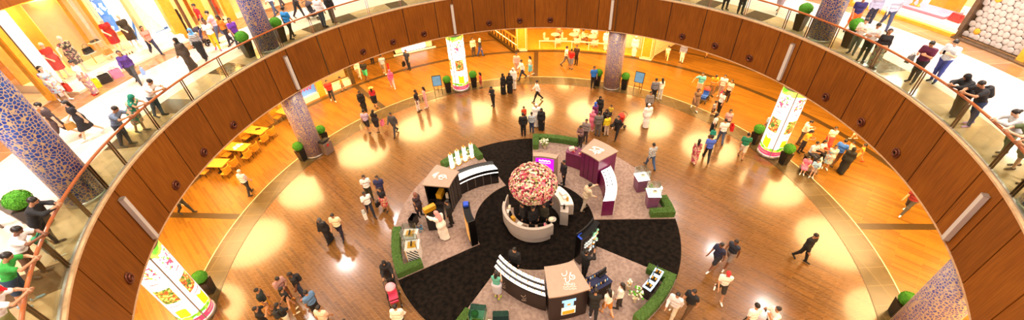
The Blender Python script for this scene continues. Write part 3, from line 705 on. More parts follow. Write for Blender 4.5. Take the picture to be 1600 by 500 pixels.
def strokes(lg, r, z, t):
    w = MB()
    for s in lg:
        P = [Vector((x - t.location.x, y - t.location.y, z)) for x, y in s]
        Q = []
        for i in range(len(P) - 1):                                      # smooth the pen line
            p0, p1, p2, p3 = P[max(i - 1, 0)], P[i], P[i + 1], P[min(i + 2, len(P) - 1)]
            for k in range(5):
                u = k / 5; Q.append(.5 * (2 * p1 + (p2 - p0) * u + (2 * p0 - 5 * p1 + 4 * p2 - p3) * u * u + (3 * p1 - p0 - 3 * p2 + p3) * u ** 3))
        Q.append(P[-1]); w.tube(Q, r, 6)
    return w
# the three kiosks: cube with a logo on its roof
for (s, n), lg, rr in zip(SEC, (LOGO_L, LOGO_B, LOGO_R), (.035, .022, .045)):
    lab = {'left': 'black kiosk with greige roof and white Arabic lettering, open towards the shoppers', 'front': 'dark brown kiosk with a white logo on its roof and a lit perfume bottle picture', 'right': 'plum kiosk with white calligraphy on its greige roof'}[n]
    t = kthing('kiosk', s + 43.5, 4.9, PAD, lab, 'kiosk', 'roofed kiosks of the perfume stand'); c = cof(t); H = 1.75
    w = WALL[n]
    MB().arc(4.26, 4.34, s + 35.4, s + 51.6, 0, H, 14, c=c).build('inner_wall', w, t)
    MB().arc(5.46, 5.54, s + 35.4, s + 51.6, 0, H, 14, c=c).build('outer_wall', w, t)
    MB().arc(4.34, 5.46, s + 35.4, s + 36.4, 0, H, 2, c=c).build('side_wall', w, t)
    if n == 'left':
        MB().arc(4.34, 5.46, s + 43.0, s + 43.9, 0, H, 2, c=c).build('back_wall', w, t)
        MB().arc(4.34, 5.46, s + 43.9, s + 51.2, .72, .76, 4, c=c).build('shelf', w, t)
    else: MB().arc(4.34, 5.46, s + 50.6, s + 51.6, 0, H, 2, c=c).build('side_wall', w, t)
    rf = MB().arc(4.2, 5.62, s + 35, s + 52, H, H + .07, 14, c=c).build('roof', M['greige'], t, bevel=.01)
    strokes(lg, rr, H + .085, t).build('calligraphy', M['roofwhite'], rf)
    for a in (40, 44.5, 48.5):                                           # door joints in the inner wall
        q = pol(4.255, s + a, c); MB().box((q[0], q[1], H * .5), (.012, .012, H * .94), s + a).build('door_joint', M['dark'], t)
    if n == 'front':
        letter('HIND', .17, M['roofwhite'], rf, (1.165 - t.location.x, -4.86 - t.location.y, H + .08), (0, 0, -3))
        pen_line(rf, M['roofwhite'], (1.15 - t.location.x, -4.97 - t.location.y, H + .08), (1, -.03, 0), (0, 1, 0), .52, .028, 3); pen_line(rf, M['roofwhite'], (1.15 - t.location.x, -5.06 - t.location.y, H + .08), (1, -.03, 0), (0, 1, 0), .5, .028, 8)
        # lit picture of a perfume bottle on the outer wall
        am = s + 43.5
        def face(name, u0, u1, z0, z1, m, off=0.):                       # u in degrees either side of the middle
            MB().arc(5.54, 5.552 + off, am + u0, am + u1, z0, z1, 4, c=c).build(name, m, t)
        M['piclight'] = mat('picture_blue', '#8fc6ee', .3, emit='#8fc6ee', es=.7); M['picamber'] = mat('picture_amber', '#d98a16', .3, emit='#d98a16', es=.6); M['picglass'] = mat('picture_glass', '#dfe6e0', .3, emit='#dfe6e0', es=.5)
        face('bottle_picture', -3.0, 3.0, .35, .85, M['picglass']); face('bottle_picture', -2.6, 2.6, .37, .62, M['picamber'], .004)
        face('bottle_picture', -2.0, 2.0, .85, 1.2, M['piclight']); face('bottle_picture', -2.9, 2.9, 1.2, 1.36, M['piclight']); face('bottle_picture', -.7, .7, .98, 1.1, M['picamber'], .004)
# curved display counters
def bottle_kind(name, m_glass, h=.11):
    t = MB().taper((0, 0, 0), (.06, .04), (.055, .04), h * .65).build(name, m_glass)
    MB().box((0, 0, h * .78), (.02, .02, h * .26)).build('stopper', M['gold'], t); return t
bk = {}
def bottles(pts, key, m, label, group, h=.11):
    for i, (x, y, z, rz) in enumerate(pts):
        if key not in bk:
            o = bottle_kind('perfume_bottle', m, h); bk[key] = o; tag(o, label, 'perfume bottle', group); o.location = (x, y, z); o.rotation_euler = (0, 0, R_(rz))
        else: dup(bk[key], (x, y, z), rz, label, group)
for s, n in SEC:
    lab = {'left': 'curved black counter with a lit white top at the rear of the left stand', 'front': 'curved dark counter with three white lit tiers of perfume', 'right': 'curved plum counter with a glowing white glass top'}[n]
    t = kthing('display_counter', s + 19, 4.2, PAD, lab, 'counter', 'curved counters of the perfume stand'); c = cof(t); a0, a1 = s + 4, s + 34.6; K = dict(n=24, c=c)
    w = WALL[n]
    if n == 'front':
        MB().arc(3.42, 4.02, a0, a1, 0, .95, r0b=4.4, r1b=5.08, **K).build('body', w, t)
        for i, z in enumerate((1.2, 1.1, 1.0)):
            d0, d1 = i / 3, (i + 1) / 3
            MB().arc(3.42 + .6 * d0 + .01, 3.42 + .6 * d1 - .02, a0, a1, .95, z, r0b=4.4 + .68 * d0 + .01, r1b=4.4 + .68 * d1 - .02, **K).build('tier', w, t)
            MB().arc(3.42 + .6 * d0 + .02, 3.42 + .6 * d1 - .05, a0 + .3, a1 - .1, z, z + .008, r0b=4.4 + .68 * d0 + .02, r1b=4.4 + .68 * d1 - .05, **K).build('lit_top', M['light'], t)
        for fr, sc in ((.28, .8), (.68, 1.)):                            # small logo on the counter front
            a = a0 + (a1 - a0) * fr; r = 4.02 + 1.06 * fr + .012; q = pol(r, a, c); ms = MB()
            X = Vector((-math.sin(R_(a)), math.cos(R_(a)), 0))
            for P in ([(-.16, .62), (-.1, .52), (0, .56), (.02, .66)], [(-.1, .45), (.0, .38), (.06, .5), (.1, .64), (.18, .58), (.12, .48)], [(-.15, .3), (.15, .3)], [(-.12, .24), (.12, .24)]):
                ms.tube([Vector((q[0], q[1], 0)) + X * u * sc + Vector((0, 0, z)) for u, z in P], .012, 5)
            ms.build('counter_logo', M['greige'], t)
        P = []
        for i in range(3):
            for k in range(9):
                u = (k + .5) / 9; r = 3.42 + .98 * u + (.6 + .08 * u) * (i + .42) / 3; P.append((*kp(a0 + (a1 - a0) * u, r)[:2], PAD + (1.2, 1.1, 1.0)[i] + .012, s + 19))
        bottles(P, 'front', M['amber'], 'small amber perfume bottle on the three lit counter tiers', 'bottles on the three-tier counter')
    else:
        MB().arc(3.42, 4.02, a0, a1, 0, 1.02, r0b=4.4, r1b=5.08, **K).build('body', w, t)
        if n == 'left':
            MB().arc(3.40, 3.415, a0, a1, .78, .83, r0b=4.38, r1b=4.395, **K).build('light_line', M['light'], t)
            MB().arc(3.44, 3.86, a0 + .2, a1 - .2, 1.02, 1.06, r0b=4.42, r1b=4.9, **K).build('lit_top', M['light'], t)
            MB().arc(3.86, 4.0, a0, a1, 1.02, 1.22, r0b=4.9, r1b=5.06, **K).build('back_ledge', M['blackmat'], t)
            for fr in (.2, .4, .6, .8):
                q = pol(3.415 + .98 * fr, a0 + (a1 - a0) * fr, c); MB().box((q[0], q[1], .45), (.014, .014, .8), s + 19).build('door_joint', M['silver'], t)
            key, m, lb, gp = 'left', M['cream'], 'small pale bottle on the lit top of the black counter', 'bottles on the black counter'
        else:
            MB().arc(3.44, 3.99, a0 + .2, a1 - .2, 1.02, 1.05, r0b=4.42, r1b=5.05, **K).build('lit_top', M['light'], t)
            MB().arc(4.0, 4.03, a0, a1, 0, 1.12, r0b=5.06, r1b=5.09, **K).build('outer_panel', M['white'], t)
            for fr in (.18, .52): 
                q = pol(3.415 + .98 * fr, a0 + (a1 - a0) * fr, c); MB().box((q[0], q[1], .5), (.014, .03, .9), s + 19).build('door_joint', M['dark'], t)
            key, m, lb, gp = 'right', M['blackmat'], 'small black bottle on the glowing top of the plum counter', 'bottles on the plum counter'
        P = []
        for i in range(2):
            for k in range(9):
                u = (k + .7) / 9.5
                if n == 'right' and u < .42: continue
                r = 3.42 + .98 * u + (.5 if n == 'right' else .42) * (i + .5) / 2; P.append((*kp(a0 + (a1 - a0) * u, r)[:2], PAD + (1.054 if n == 'right' else 1.064), s + 19))
        bottles(P, key, m, lb, gp)
# curved screens at the inner end of each stand
M['screenmag'] = mat('screen_magenta', '#b018d8', .3, emit='#b414e6', es=1.2, var=.35, vs=.8)
M['screengreen'] = mat('screen_green', '#6fae8e', .3, emit='#9fd0a4', es=.5, var=.6, vs=7.)
M['screenamber'] = mat('screen_amber', '#c98a3a', .3, emit='#d89a4a', es=.5, var=.6, vs=7.)
for s, n in SEC:
    lab = {'left': 'curved black display wall with a blue box on top at the inner end of the left stand', 'front': 'curved dark display wall with a green lit letter screen and blue top corner', 'right': 'curved greige display wall with a magenta screen behind the flower ball'}[n]
    t = kthing('screen_wall', s + 78, 3.25, PAD, lab, 'display wall', 'curved screens of the perfume stand'); c = cof(t); a0, a1 = s + 66, s + 89.4; H = 1.7
    m = {'left': M['black'], 'front': M['black'], 'right': M['greige']}[n]
    MB().arc(3.08, 3.42, a0, a1, 0, H, 20, c=c).build('body', m, t, bevel=.01)
    if n == 'right':
        sc_ = MB().arc(3.062, 3.08, a0 + 2.4, a1 - 2.4, .25, 1.58, 20, c=c).build('screen', M['screenmag'], t)
        q = pol(3.05, (a0 + a1) / 2, c); rz = (a0 + a1) / 2 - 90
        ux = (math.cos(R_(rz)), math.sin(R_(rz)), 0); pen_line(sc_, M['light'], (q[0], q[1], 1.43), ux, (0, 0, 1), .62, .05, 5); pen_line(sc_, M['light'], (q[0], q[1], 1.28), ux, (0, 0, 1), .7, .022, 2)
        MB().ball((q[0], q[1], .95), (.22, .05, .22), 14, 10).build('bottle_picture', M['picglass'], sc_)
    elif n == 'front':
        sc_ = MB().arc(3.42, 3.432, a0 + 2, a1 - 3, .3, 1.55, 20, c=c).build('screen', M['blackmat'], t)
        am = a0 + 8.5; w = MB()
        for z, k in ((1.28, 3), (1.05, 7), (.82, 4), (.58, 6)):
            w.tube([(*pol(3.44, a0 + 3.5 + 9 * i / 24, c), z + .09 * math.sin(i * 1.1 + k) * (1 if i % 5 else .2)) for i in range(25)], .026, 5)
        w.build('screen_lettering', M['picglass'], sc_)
        w = MB()
        for i in range(26):
            g = random.Random(i); w.ball((*pol(3.44, a0 + 12.5 + 7 * g.random(), c), .75 + .75 * g.random()), (.07, .07, .05), 8, 6, g.randrange(3))
        w.build('screen_picture', [M['screengreen'], M['picamber'], M['picglass']], sc_)
        MB().arc(3.1, 3.4, a0, a0 + 1.4, H, H + .03, 3, c=c).build('blue_corner', M['blue'], t); MB().arc(3.1, 3.16, a0, a0 + 5, H, H + .03, 5, c=c).build('blue_corner', M['blue'], t)
        MB().arc(3.08, 3.12, a0, a1, H, H + .14, 20, c=c).build('back_rail', M['blackmat'], t)
    else:
        MB().arc(3.42, 3.432, a0 + 3, a1 - 2, .25, 1.5, 20, c=c).build('screen', M['screenamber'], t)
        MB().arc(3.14, 3.38, a0 + 1, a0 + 6, H, H + .10, 4, c=c).build('blue_box', M['blue'], t)
# small sales counters
for s, n in SEC:
    lab = {'left': 'black sales counter in front of the open black kiosk', 'front': 'dark sales counter crowded with testers right of the dark brown kiosk', 'right': 'plum sales counter with gift boxes left of the plum kiosk'}[n]
    t = kthing('sales_counter', s + 60, 5., PAD, lab, 'counter', 'small sales counters of the perfume stand'); c = cof(t)
    a0, a1, r0, r1 = (s + 54.3, s + 66, 4.68, 5.34) if n != 'left' else (s + 57.5, s + 67, 4.55, 5.3)
    MB().arc(r0, r1, a0, a1, 0, .96, 8, c=c).build('body', M['purple'] if n == 'right' else M['blackmat'], t, bevel=.008)
    MB().arc(r0 - .02, r1 + .02, a0 - .2, a1 + .2, .96, 1.0, 8, c=c).build('worktop', {'left': M['black'], 'front': mat('navy_cloth', '#141a44', .7), 'right': M['purple']}[n], t)
def gbox(a, r, z, d, rz, m, label, name='gift_box', cat='box', group=None):
    o = MB().box((0, 0, d[2] / 2), d).build(name, m, None, kp(a, r, z), rz, bevel=.006); tag(o, label, cat, group)
    MB().box((0, 0, d[2] + .006), (d[0] * .98, d[1] * .18, .012)).build('ribbon', M['gold'], o); return o
zt = PAD + 1.003
gbox(178.6, 5.14, zt, (.62, .24, .26), 35, M['yellow'], 'long yellow gift box on the black sales counter')
gbox(163.8, 4.95, PAD + .763, (.28, .5, .3), 164, M['yellow'], 'yellow gift box on the shelf inside the open black kiosk')
gbox(164.5, 4.52, PAD + .763, (.16, .16, .3), 164, M['cream'], 'small cream box on the shelf inside the open black kiosk')
gbox(59.6, 4.97, zt, (.3, .22, .2), 10, M['white'], 'white tilted gift box on the plum sales counter')
g = random.Random(5)
for k in range(10):
    gbox(51.4 + .95 * (k // 2) - (.0 if k // 2 < 3 else -2.6), 4.82 + .3 * (k % 2), zt, (.07, .06, .1), g.random() * 40, (M['pink'], M['cream'], M['red'])[k % 3], 'small coloured box on the plum sales counter', 'small_box', 'box', 'small boxes on the plum sales counter')
for k in range(16):
    a = 291.6 + 10 * ((k % 8) + .5) / 8; r = 4.8 + .4 * (k // 8); o = MB().lathe([(.03, 0), (.03, .1), (.012, .11), (.012, .15)], 10).build('tester_bottle', (M['gold'], M['black'], M['cream'], M['sky'])[k % 4], None, kp(a, r, zt)); tag(o, 'small tester bottle standing on the crowded dark sales counter', 'perfume bottle', 'testers on the dark sales counter')
# black rack of bottles on the counter
t = kthing('bottle_rack', 301.2, 4.86, zt, 'black tiered rack with small gold bottles at the end of the dark sales counter', 'rack')
MB().box((0, 0, .16), (.42, .06, .32), 35).build('back_board', M['blackmat'], t); MB().box((.03, -.05, .08), (.42, .08, .02), 35).build('shelf', M['blackmat'], t)
# hedges round the stand corners
def hedge(name_l, a0, a1, s_edge, i):
    ae = s_edge
    t = kthing('hedge', (a0 + a1) / 2, 6.8, PAD + .002, name_l, 'hedge', 'low hedges at the corners of the perfume stand'); c = cof(t)
    g = random.Random(i); w = MB()
    w.arc(6.66, 7.03, a0, a1, 0, .36, 20, c=c)
    d = 3.1 if ae == a0 else -3.1
    w.arc(5.85, 6.66, min(ae, ae + d), max(ae, ae + d), 0, .36, 3, c=c)
    w.build('leaf_block', M['hedge'], t); w = MB()
    for k in range(2600):                                                # clipped leaves
        if k % 3: a = a0 + (a1 - a0) * g.random(); r = 6.66 + .37 * g.random()
        else: a = ae + d * g.random(); r = 5.85 + .85 * g.random()
        z = .36 + .015 * g.random()
        if g.random() < .45:
            z = .05 + .31 * g.random()
            if k % 3: r = 6.66 - .01 if g.random() < .5 else 7.04
            else: a = ae + d * (1.0 if g.random() < .7 else 0.)
        p = Vector((*pol(r, a, c), z)); u = Vector((g.uniform(-1, 1), g.uniform(-1, 1), g.uniform(-.6, .6))).normalized() * .035; v = u.cross(Vector((g.uniform(-1, 1), g.uniform(-1, 1), 1))).normalized() * .018
        w.add([p - u, p + v, p + u, p - v], [(0, 1, 2, 3)])
    o = w.build('leaves', M['hedge'], t); o['kind'] = 'stuff'
for i, (s, n) in enumerate(SEC):
    e = s + 89.5
    hw = {'right': 11}.get(n, 21)
    hedge({'left': 'low L-shaped hedge behind the four white light columns', 'front': 'low hedge beside the green glass case at the near left corner of the front stand', 'right': 'low L-shaped hedge beside the mauve cases on the right stand'}[n], s + .6, s + hw, s + .6, i)
    hedge({'left': 'low L-shaped hedge beside the white striped cases', 'front': 'low L-shaped hedge behind the three black pedestals', 'right': 'low hedge with white flowers at the rear of the right stand'}[n], e - 24, e, e, i + 9)
# four white light columns
LC = [(135.0, 'white glowing column on the left stand, leftmost of four'), (130.6, 'white glowing column on the left stand, second from the left'), (126.2, 'white glowing column on the left stand, third from the left'), (121.8, 'white glowing column on the left stand, rightmost of four')]
t0 = None
for a, l in LC:
    if t0 is None:
        t0 = kthing('light_stand', a, 6.33, PAD, l, 'light column', 'glowing columns at the rear of the left stand'); t0.rotation_euler = (0, 0, R_(a))
        MB().box((0, 0, .03), (.26, .26, .06)).build('base', M['yellow'], t0); MB().box((0, 0, .54), (.17, .17, .96)).build('light_box', M['light'], t0, bevel=.01)
        MB().box((0, 0, 1.03), (.2, .2, .03)).build('cap', M['cream'], t0); MB().lathe([(.045, 1.045), (.05, 1.12), (.02, 1.16)], 12).build('bottle', M['amber'], t0)
        MB().lathe([(.02, 1.16), (.02, 1.2)], 8).build('stopper', M['gold'], t0)
    else: dup(t0, kp(a, 6.33, PAD), a, l)
# bouquets
def bouquet(a, r, z, h, w, label, cols, seed, vase=None):
    t = kthing('bouquet', a, r, z, label, 'flowers', 'flower arrangements on the perfume stand'); g = random.Random(seed)
    MB().lathe([(.07, 0), (.09, .02), (.07, h * .35), (.09, h * .4)], 14).build('vase', vase or M['cream'], t)
    st = MB(); fl = MB()
    for k in range(int(46 * w / .3)):
        u = Vector((g.uniform(-1, 1), g.uniform(-1, 1), g.uniform(-.2, 1))).normalized(); p = Vector((0, 0, h * .6)) + Vector((u.x * w, u.y * w, u.z * h * .55)) * g.uniform(.6, 1)
        if k % 3 == 0: st.tube([(0, 0, h * .35), (p.x * .4, p.y * .4, h * .5), p], .008, 4)
        s = g.uniform(.035, .065); fl.ball(p, (s, s, s * .7), 7, 5, g.randrange(len(cols)))
    st.build('stems', M['stem'], t); o = fl.build('blossoms', [M[c] for c in cols], t); o['kind'] = 'stuff'
    return t
bouquet(132.8, 6.33, PAD, .7, .06, 'yellow and white flowers between the first and second light columns', ['flower', 'stem', 'gold'], 1)
bouquet(128.4, 6.33, PAD, .7, .06, 'yellow and white flowers between the second and third light columns', ['flower', 'stem', 'gold'], 2)
bouquet(124.0, 6.33, PAD, .7, .06, 'yellow and white flowers between the third and fourth light columns', ['flower', 'stem', 'gold'], 3)
bouquet(79.5, 6.1, PAD, .6, .32, 'large white flowers at the rear hedge of the right stand', ['flower', 'flower', 'stem'], 4)
bouquet(10.7, 6.3, PAD, .75, .26, 'pale green and white flowers between the two mauve cases', ['flower', 'stem', 'leaf'], 5)
bouquet(308.2, 6.2, PAD, .9, .3, 'large white flower arrangement near the three black pedestals', ['flower', 'flower', 'flower', 'leaf'], 6)
bouquet(311.2, 5.65, PAD, .6, .10, 'small white flowers in a vase beside the black pedestals', ['flower', 'flower', 'gold'], 7)
bouquet(249.2, 6.1, PAD, .6, .09, 'cream flowers between the two teal glass cases at the lower edge', ['flower', 'cream'], 8)
# display cases
def glass_box(t, d, z, m=None):
    x, y, h = d; g_ = MB(); th = .012
    for s in (-1, 1):
        g_.box((s * x / 2, 0, z + h / 2), (th, y, h)); g_.box((0, s * y / 2, z + h / 2), (x, th, h))
    g_.box((0, 0, z + h), (x, y, th)); g_.build('glass', m or M['clear'], t)
    for sx in (-1, 1):
        for sy in (-1, 1): MB().box((sx * x / 2, sy * y / 2, z + h / 2), (.022, .022, h)).build('corner_post', M['silver'], t)
for (a, l) in ((17.3, 'mauve pedestal case with glass top behind the bouquet, nearer the checked shirt man'), (5.4, 'mauve pedestal case with glass top nearest the corner hedge')):
    t = kthing('display_case', a, 6.15, PAD, l, 'display case', 'glass cases of the right stand'); t.rotation_euler = (0, 0, R_(a - 10))
    MB().taper((0, 0, 0), (.5, .5), (.6, .6), .86).build('pedestal', M['mauve'], t, bevel=.01); MB().box((0, 0, .88), (.64, .64, .04)).build('lit_top', M['light'], t)
    glass_box(t, (.58, .58, .5), .9); MB().box((.05, 0, .96), (.2, .16, .12)).build('perfume_box', M['cream'], t)
    MB().box((.05, 0, 1.03), (.08, .08, .06)).build('perfume_box', M['silver'], t)
M['diag'] = None
def diag():
    m, nt, b = nodes('striped_print'); w = N(nt, 'ShaderNodeTexWave', wave_type='BANDS', bands_direction='DIAGONAL'); nt.links.new(coords(nt, (1, 1, 1)), w.inputs[0]); w.inputs['Scale'].default_value = 3.2
    nt.links.new(ramp(nt, w.outputs[1], [(.5, '#f2eee6'), (.55, '#26242a')]), b.inputs['Base Color']); b.inputs['Roughness'].default_value = .4; return m
M['diag'] = diag()
for a, rr, l in ((191.6, 6.1, 'white striped display case with orange shelf, behind the other one'), (198.3, 6.1, 'white striped display case with black bottles, nearest the hedge corner')):
    t = kthing('display_case', a, rr, PAD, l, 'display case', 'striped cases of the left stand'); t.rotation_euler = (0, 0, R_(a + 76))
    # local -y faces the viewer's side
    MB().box((0, .06, .42), (.58, .62, .84)).build('pedestal', M['white'], t, bevel=.01); MB().box((0, -.262, .42), (.5, .02, .74)).build('striped_front', M['diag'], t)
    MB().box((.299, .06, .42), (.02, .5, .74)).build('striped_front', M['diag'], t)
    w = MB()
    for s in (-.27, .27): w.box((s, -.26, .42), (.03, .03, .84))
    w.box((0, -.26, .025), (.56, .03, .05)); w.build('orange_frame', M['yellow'], t)
    MB().box((0, .06, .87), (.6, .66, .05)).build('white_rim', M['white'], t); MB().box((0, .06, .905), (.36, .4, .02)).build('orange_shelf', M['yellow'], t)
    for sx in (-.1, .0, .1): MB().box((sx, .04, .97), (.055, .05, .12)).build('bottle', M['black'], t)
    glass_box(t, (.56, .6, .4), .9)
M['bluelit'] = mat('lit_blue_top', '#bcd8f4', .4, emit='#b9d6f6', es=1.0)
P0 = [(313.2, 'black pedestal with blue lit top nearest the white flowers'), (316.9, 'black pedestal with blue lit top, middle of three'), (320.6, 'black pedestal with blue lit top at the hedge corner')]
t0 = None
for a, l in P0:
    if t0 is None:
        t0 = kthing('pedestal', a, 6.38, PAD, l, 'pedestal', 'black pedestals of the front stand'); t0.rotation_euler = (0, 0, R_(a))
        MB().taper((0, 0, 0), (.28, .28), (.34, .34), .7).build('column', M['black'], t0); MB().box((0, 0, .73), (.37, .37, .06)).build('lit_top', M['bluelit'], t0, bevel=.008)
        MB().box((0, 0, .77), (.24, .24, .02)).build('tray', M['black'], t0)
        for x in (-.07, .07): MB().lathe([(.04, .78), (.04, .87), (.015, .88), (.015, .92)], 10, (x, 0, 0)).build('bottle', M['gold'], t0)
        MB().box((-.1, .1, .92), (.04, .05, .32)).build('card_holder', M['black'], t0)
    else: dup(t0, kp(a, 6.38, PAD), a, l)
for a, r, l, gr in ((244.6, 6.1, 'teal glass case with greenery and gold bars at the lower edge', 1), (253.7, 6.1, 'small teal glass case at the lower edge under the woman in the green top', 0)):
    t = kthing('display_case', a, r, PAD, l, 'display case', 'teal cases of the front stand'); t.rotation_euler = (0, 0, R_(a - 255))
    MB().box((0, 0, .32), (.62, .56, .64)).build('pedestal', M['cream'] if gr else M['blackmat'], t, bevel=.01)
    glass_box(t, (.6, .54, .42), .64, M['tealglass'])
    if gr:
        leafy_ball(.15, 220, 4, .03, .6).build('greenery', M['leaf'], t, (-.12, -.0, .8))
        for k in range(6): MB().box((-.16 + k * .065, -.2, .72), (.05, .04, .12)).build('gold_bar', M['gold'], t)
# shopping bags on the left stand
def shopping_bag(a, r, z, d, rz, m, label, group=None, at=None):
    t = thing('shopping_bag', at or kp(a, r, z), rz, label, 'bag', group); x, y, h = d
    w = MB()
    for s in (-1, 1): w.box((0, s * y / 2, h / 2), (x, .01, h)); w.box((s * x / 2, 0, h / 2), (.01, y, h))
    w.box((0, 0, .006), (x, y, .012)); w.build('bag_body', m, t)
    for s in (-1, 1): MB().tube([(-x * .25, s * y / 2, h), (-x * .2, s * y / 2, h + .1), (x * .2, s * y / 2, h + .1), (x * .25, s * y / 2, h)], .008, 5).build('handle', M['dark'], t)
    return t
shopping_bag(178.3, 6.1, PAD, (.5, .26, .55), 70, M['black'], 'large open black shopping bag left of the black sales counter')
shopping_bag(182.8, 5.75, PAD, (.3, .2, .28), 20, M['floral'], 'small colourful bag on the platform below the black bag').children[0].color = (.1, .3, .5, 1)
# ---- the round booth with the flower ball
M['booth'] = mat('booth_greige', '#b9aca0', .4, var=.04)
t = thing('round_counter', (KC[0], KC[1], .012), 0, 'curved grey reception counter under the flower ball, nearer the viewer', 'counter')
MB().arc(1.3, 1.42, 166, 300, 0, .5, 40).build('plinth', M['booth'], t); MB().arc(1.40, 1.55, 163, 303, .42, 1.06, 44).build('front_band', M['booth'], t, bevel=.012)
MB().arc(1.0, 1.40, 167, 300, .74, .79, 40).build('worktop', M['greige'], t); MB().arc(1.0, 1.04, 167, 300, 0, .74, 40).build('inner_wall', M['greige'], t)
MB().arc(1.40, 1.46, 150, 163.5, .3, 1.25, 6, z1b=1.06).build('end_fin', M['booth'], t)
t2 = thing('round_counter', (KC[0], KC[1], .012), 0, 'stepped grey counter on the right side under the flower ball', 'counter')
MB().arc(1.32, 1.72, -16, 40, 0, .92, 20).build('plinth', M['booth'], t2); MB().arc(1.55, 1.98, -2, 44, .35, 1.02, 20).build('front_band', M['booth'], t2, bevel=.012); MB().arc(1.34, 1.96, -1, 43, 1.02, 1.05, 20).build('worktop', M['white'], t2)
zw = .808
def cobj(name, a, r, d, m, label, cat, z=zw, rz=None):
    o = MB().box((0, 0, d[2] / 2), d).build(name, m, None, kp(a, r, z), a if rz is None else rz, bevel=.004); tag(o, label, cat); return o
def till(a, r, l):
    t = thing('till_screen', kp(a, r, zw), a + 90, l, 'screen', 'till screens on the round counter'); MB().box((0, 0, .01), (.18, .16, .02)).build('foot', M['blackmat'], t); MB().box((0, 0, .09), (.04, .04, .14)).build('stand', M['blackmat'], t)
    MB().box((0, -.02, .22), (.3, .03, .2), tilt=('X', -18)).build('screen', M['black'], t)
till(262, 1.24, 'black till screen in the middle of the grey round counter'); till(281, 1.24, 'black till screen near the right end of the grey round counter'); till(199, 1.2, 'black till screen near the left end of the grey round counter')
cobj('paper_box', 184, 1.24, (.2, .26, .1), M['white'], 'white paper box at the left end of the round counter', 'box'); cobj('yellow_box', 212, 1.22, (.16, .2, .26), M['yellow'], 'yellow perfume box standing on the round counter', 'box')
cobj('paper_stack', 231, 1.22, (.3, .26, .06), M['white'], 'white stack of paper in front of the yellow box', 'paper'); cobj('red_box', 291, 1.22, (.22, .14, .1), M['pink'], 'pink box at the right end of the round counter', 'box'); cobj('card_box', 172, 1.2, (.12, .22, .16), M['cream'], 'cream box beside the yellow box on the round counter', 'box')
cobj('dark_tray', 246, 1.24, (.16, .16, .05), M['bronze'], 'small dark tray on the round counter', 'tray')
cobj('paper_bag', 24, 1.7, (.3, .3, .14), M['white'], 'white paper parcel on the stepped grey counter', 'parcel', 1.07); cobj('yellow_box', 8, 1.72, (.09, .1, .24), M['yellow'], 'small yellow box on the stepped grey counter', 'box', 1.07); cobj('paper_box', 14, 1.62, (.16, .2, .1), M['white'], 'white carton behind the small yellow box', 'box', 1.07)
t = thing('perfume_bottle', kp(-7, 1.5, .94), 0, 'tall black bottle at the step of the grey counter', 'perfume bottle'); MB().lathe([(.05, 0), (.055, .2), (.02, .24), (.02, .3)], 14).build('glass_body', M['black'], t); MB().lathe([(.026, .3), (.026, .34)], 10).build('stopper', M['silver'], t)
t = thing('waste_bin', kp(344, .98, .012), 0, 'small dark waste bin with white liner between the two grey counters', 'bin'); MB().lathe([(.12, 0), (.16, .32), (.15, .32), (.11, .02)], 20).build('bucket', M['blackmat'], t); MB().lathe([(.162, .28), (.168, .34), (.15, .34)], 20).build('liner', M['white'], t)
t = thing('flower_vase', kp(310, 1.2, .012), 0, 'tall stand with white flowers at the right end of the round counter', 'flowers'); MB().lathe([(.12, 0), (.05, .04), (.04, .8), (.1, .95)], 14).build('stand', M['silver'], t); leafy_ball(.13, 60, 8, .04).build('blossoms', M['flower'], t, (0, 0, 1.02))
t = thing('flower_ball', (KC[0], KC[1] + .1, .012), 0, 'huge ball of pink, cream and red roses on a dark hub above the round counter', 'flower ball')
MB().lathe([(.3, 0), (.3, .06), (.16, .1), (.14, 1.7)], 32).build('hub', M['black'], t)
core = MB().ball((0, 0, 2.46), (1.06, 1.06, .82), 28, 20).build('core', M['hedge'], t); w = MB(); g = random.Random(2)
FC = ['#e8899a', '#f3d9b0', '#c2384a', '#ee9f8e', '#7c1f36', '#f6e9cf', '#d95f7c', '#a8b060', '#5a3a22']
FM = [mat('rose_%d' % i, c, .75, var=.2, vs=25.) for i, c in enumerate(FC)]
n = 2100
for i in range(n):
    z = 1 - 2 * (i + .5) / n; th = i * 2.39996; s = math.sqrt(1 - z * z); d = Vector((s * math.cos(th), s * math.sin(th), z))
    p = Vector((d.x * 1.08, d.y * 1.08, 2.46 + d.z * .84)) * 1.0 + d * g.uniform(-.02, .07); r = g.uniform(.038, .062)
    k = g.choices(range(9), (15, 24, 9, 22, 8, 15, 9, 8, 9))[0]
    q = d.to_track_quat('Z', 'Y').to_matrix(); w.lathe([(r * .4, -r * .6), (r * .95, -r * .1), (r, r * .25), (r * .62, r * .55), (r * .55, r * .28), (r * .2, r * .45)], 7, p, k, True, q)
o = w.build('blossoms', FM, t); o['kind'] = 'stuff'

# =====================================================================  PEOPLE
# one continuous body surface grown from a posed skeleton; garments and hair are shells over the same skeleton
def v3(*a): return np.array(a, float)
def cap(a, b, r1, r2=None): return ('c', v3(*a), v3(*b), r1, r1 if r2 is None else r2)
def ell(c, r): return ('e', v3(*c), v3(*r), 0, 0)
def prim_box(p, pad):
    if p[0] == 'c': m = max(p[3], p[4]) + pad; return np.minimum(p[1], p[2]) - m, np.maximum(p[1], p[2]) + m
    return p[1] - p[2] - pad, p[1] + p[2] + pad
def prim_d(p, P):
    if p[0] == 'c':
        a, b = p[1], p[2]; ab = b - a; L = max(float(ab @ ab), 1e-9)
        t = np.clip(((P - a) @ ab) / L, 0, 1); return np.linalg.norm(P - a - t[..., None] * ab, axis=-1) - (p[3] + (p[4] - p[3]) * t)
    q = (P - p[1]) / p[2]; k0 = np.linalg.norm(q, axis=-1); k1 = np.linalg.norm(q / p[2], axis=-1) + 1e-9
    return k0 * (k0 - 1) / k1
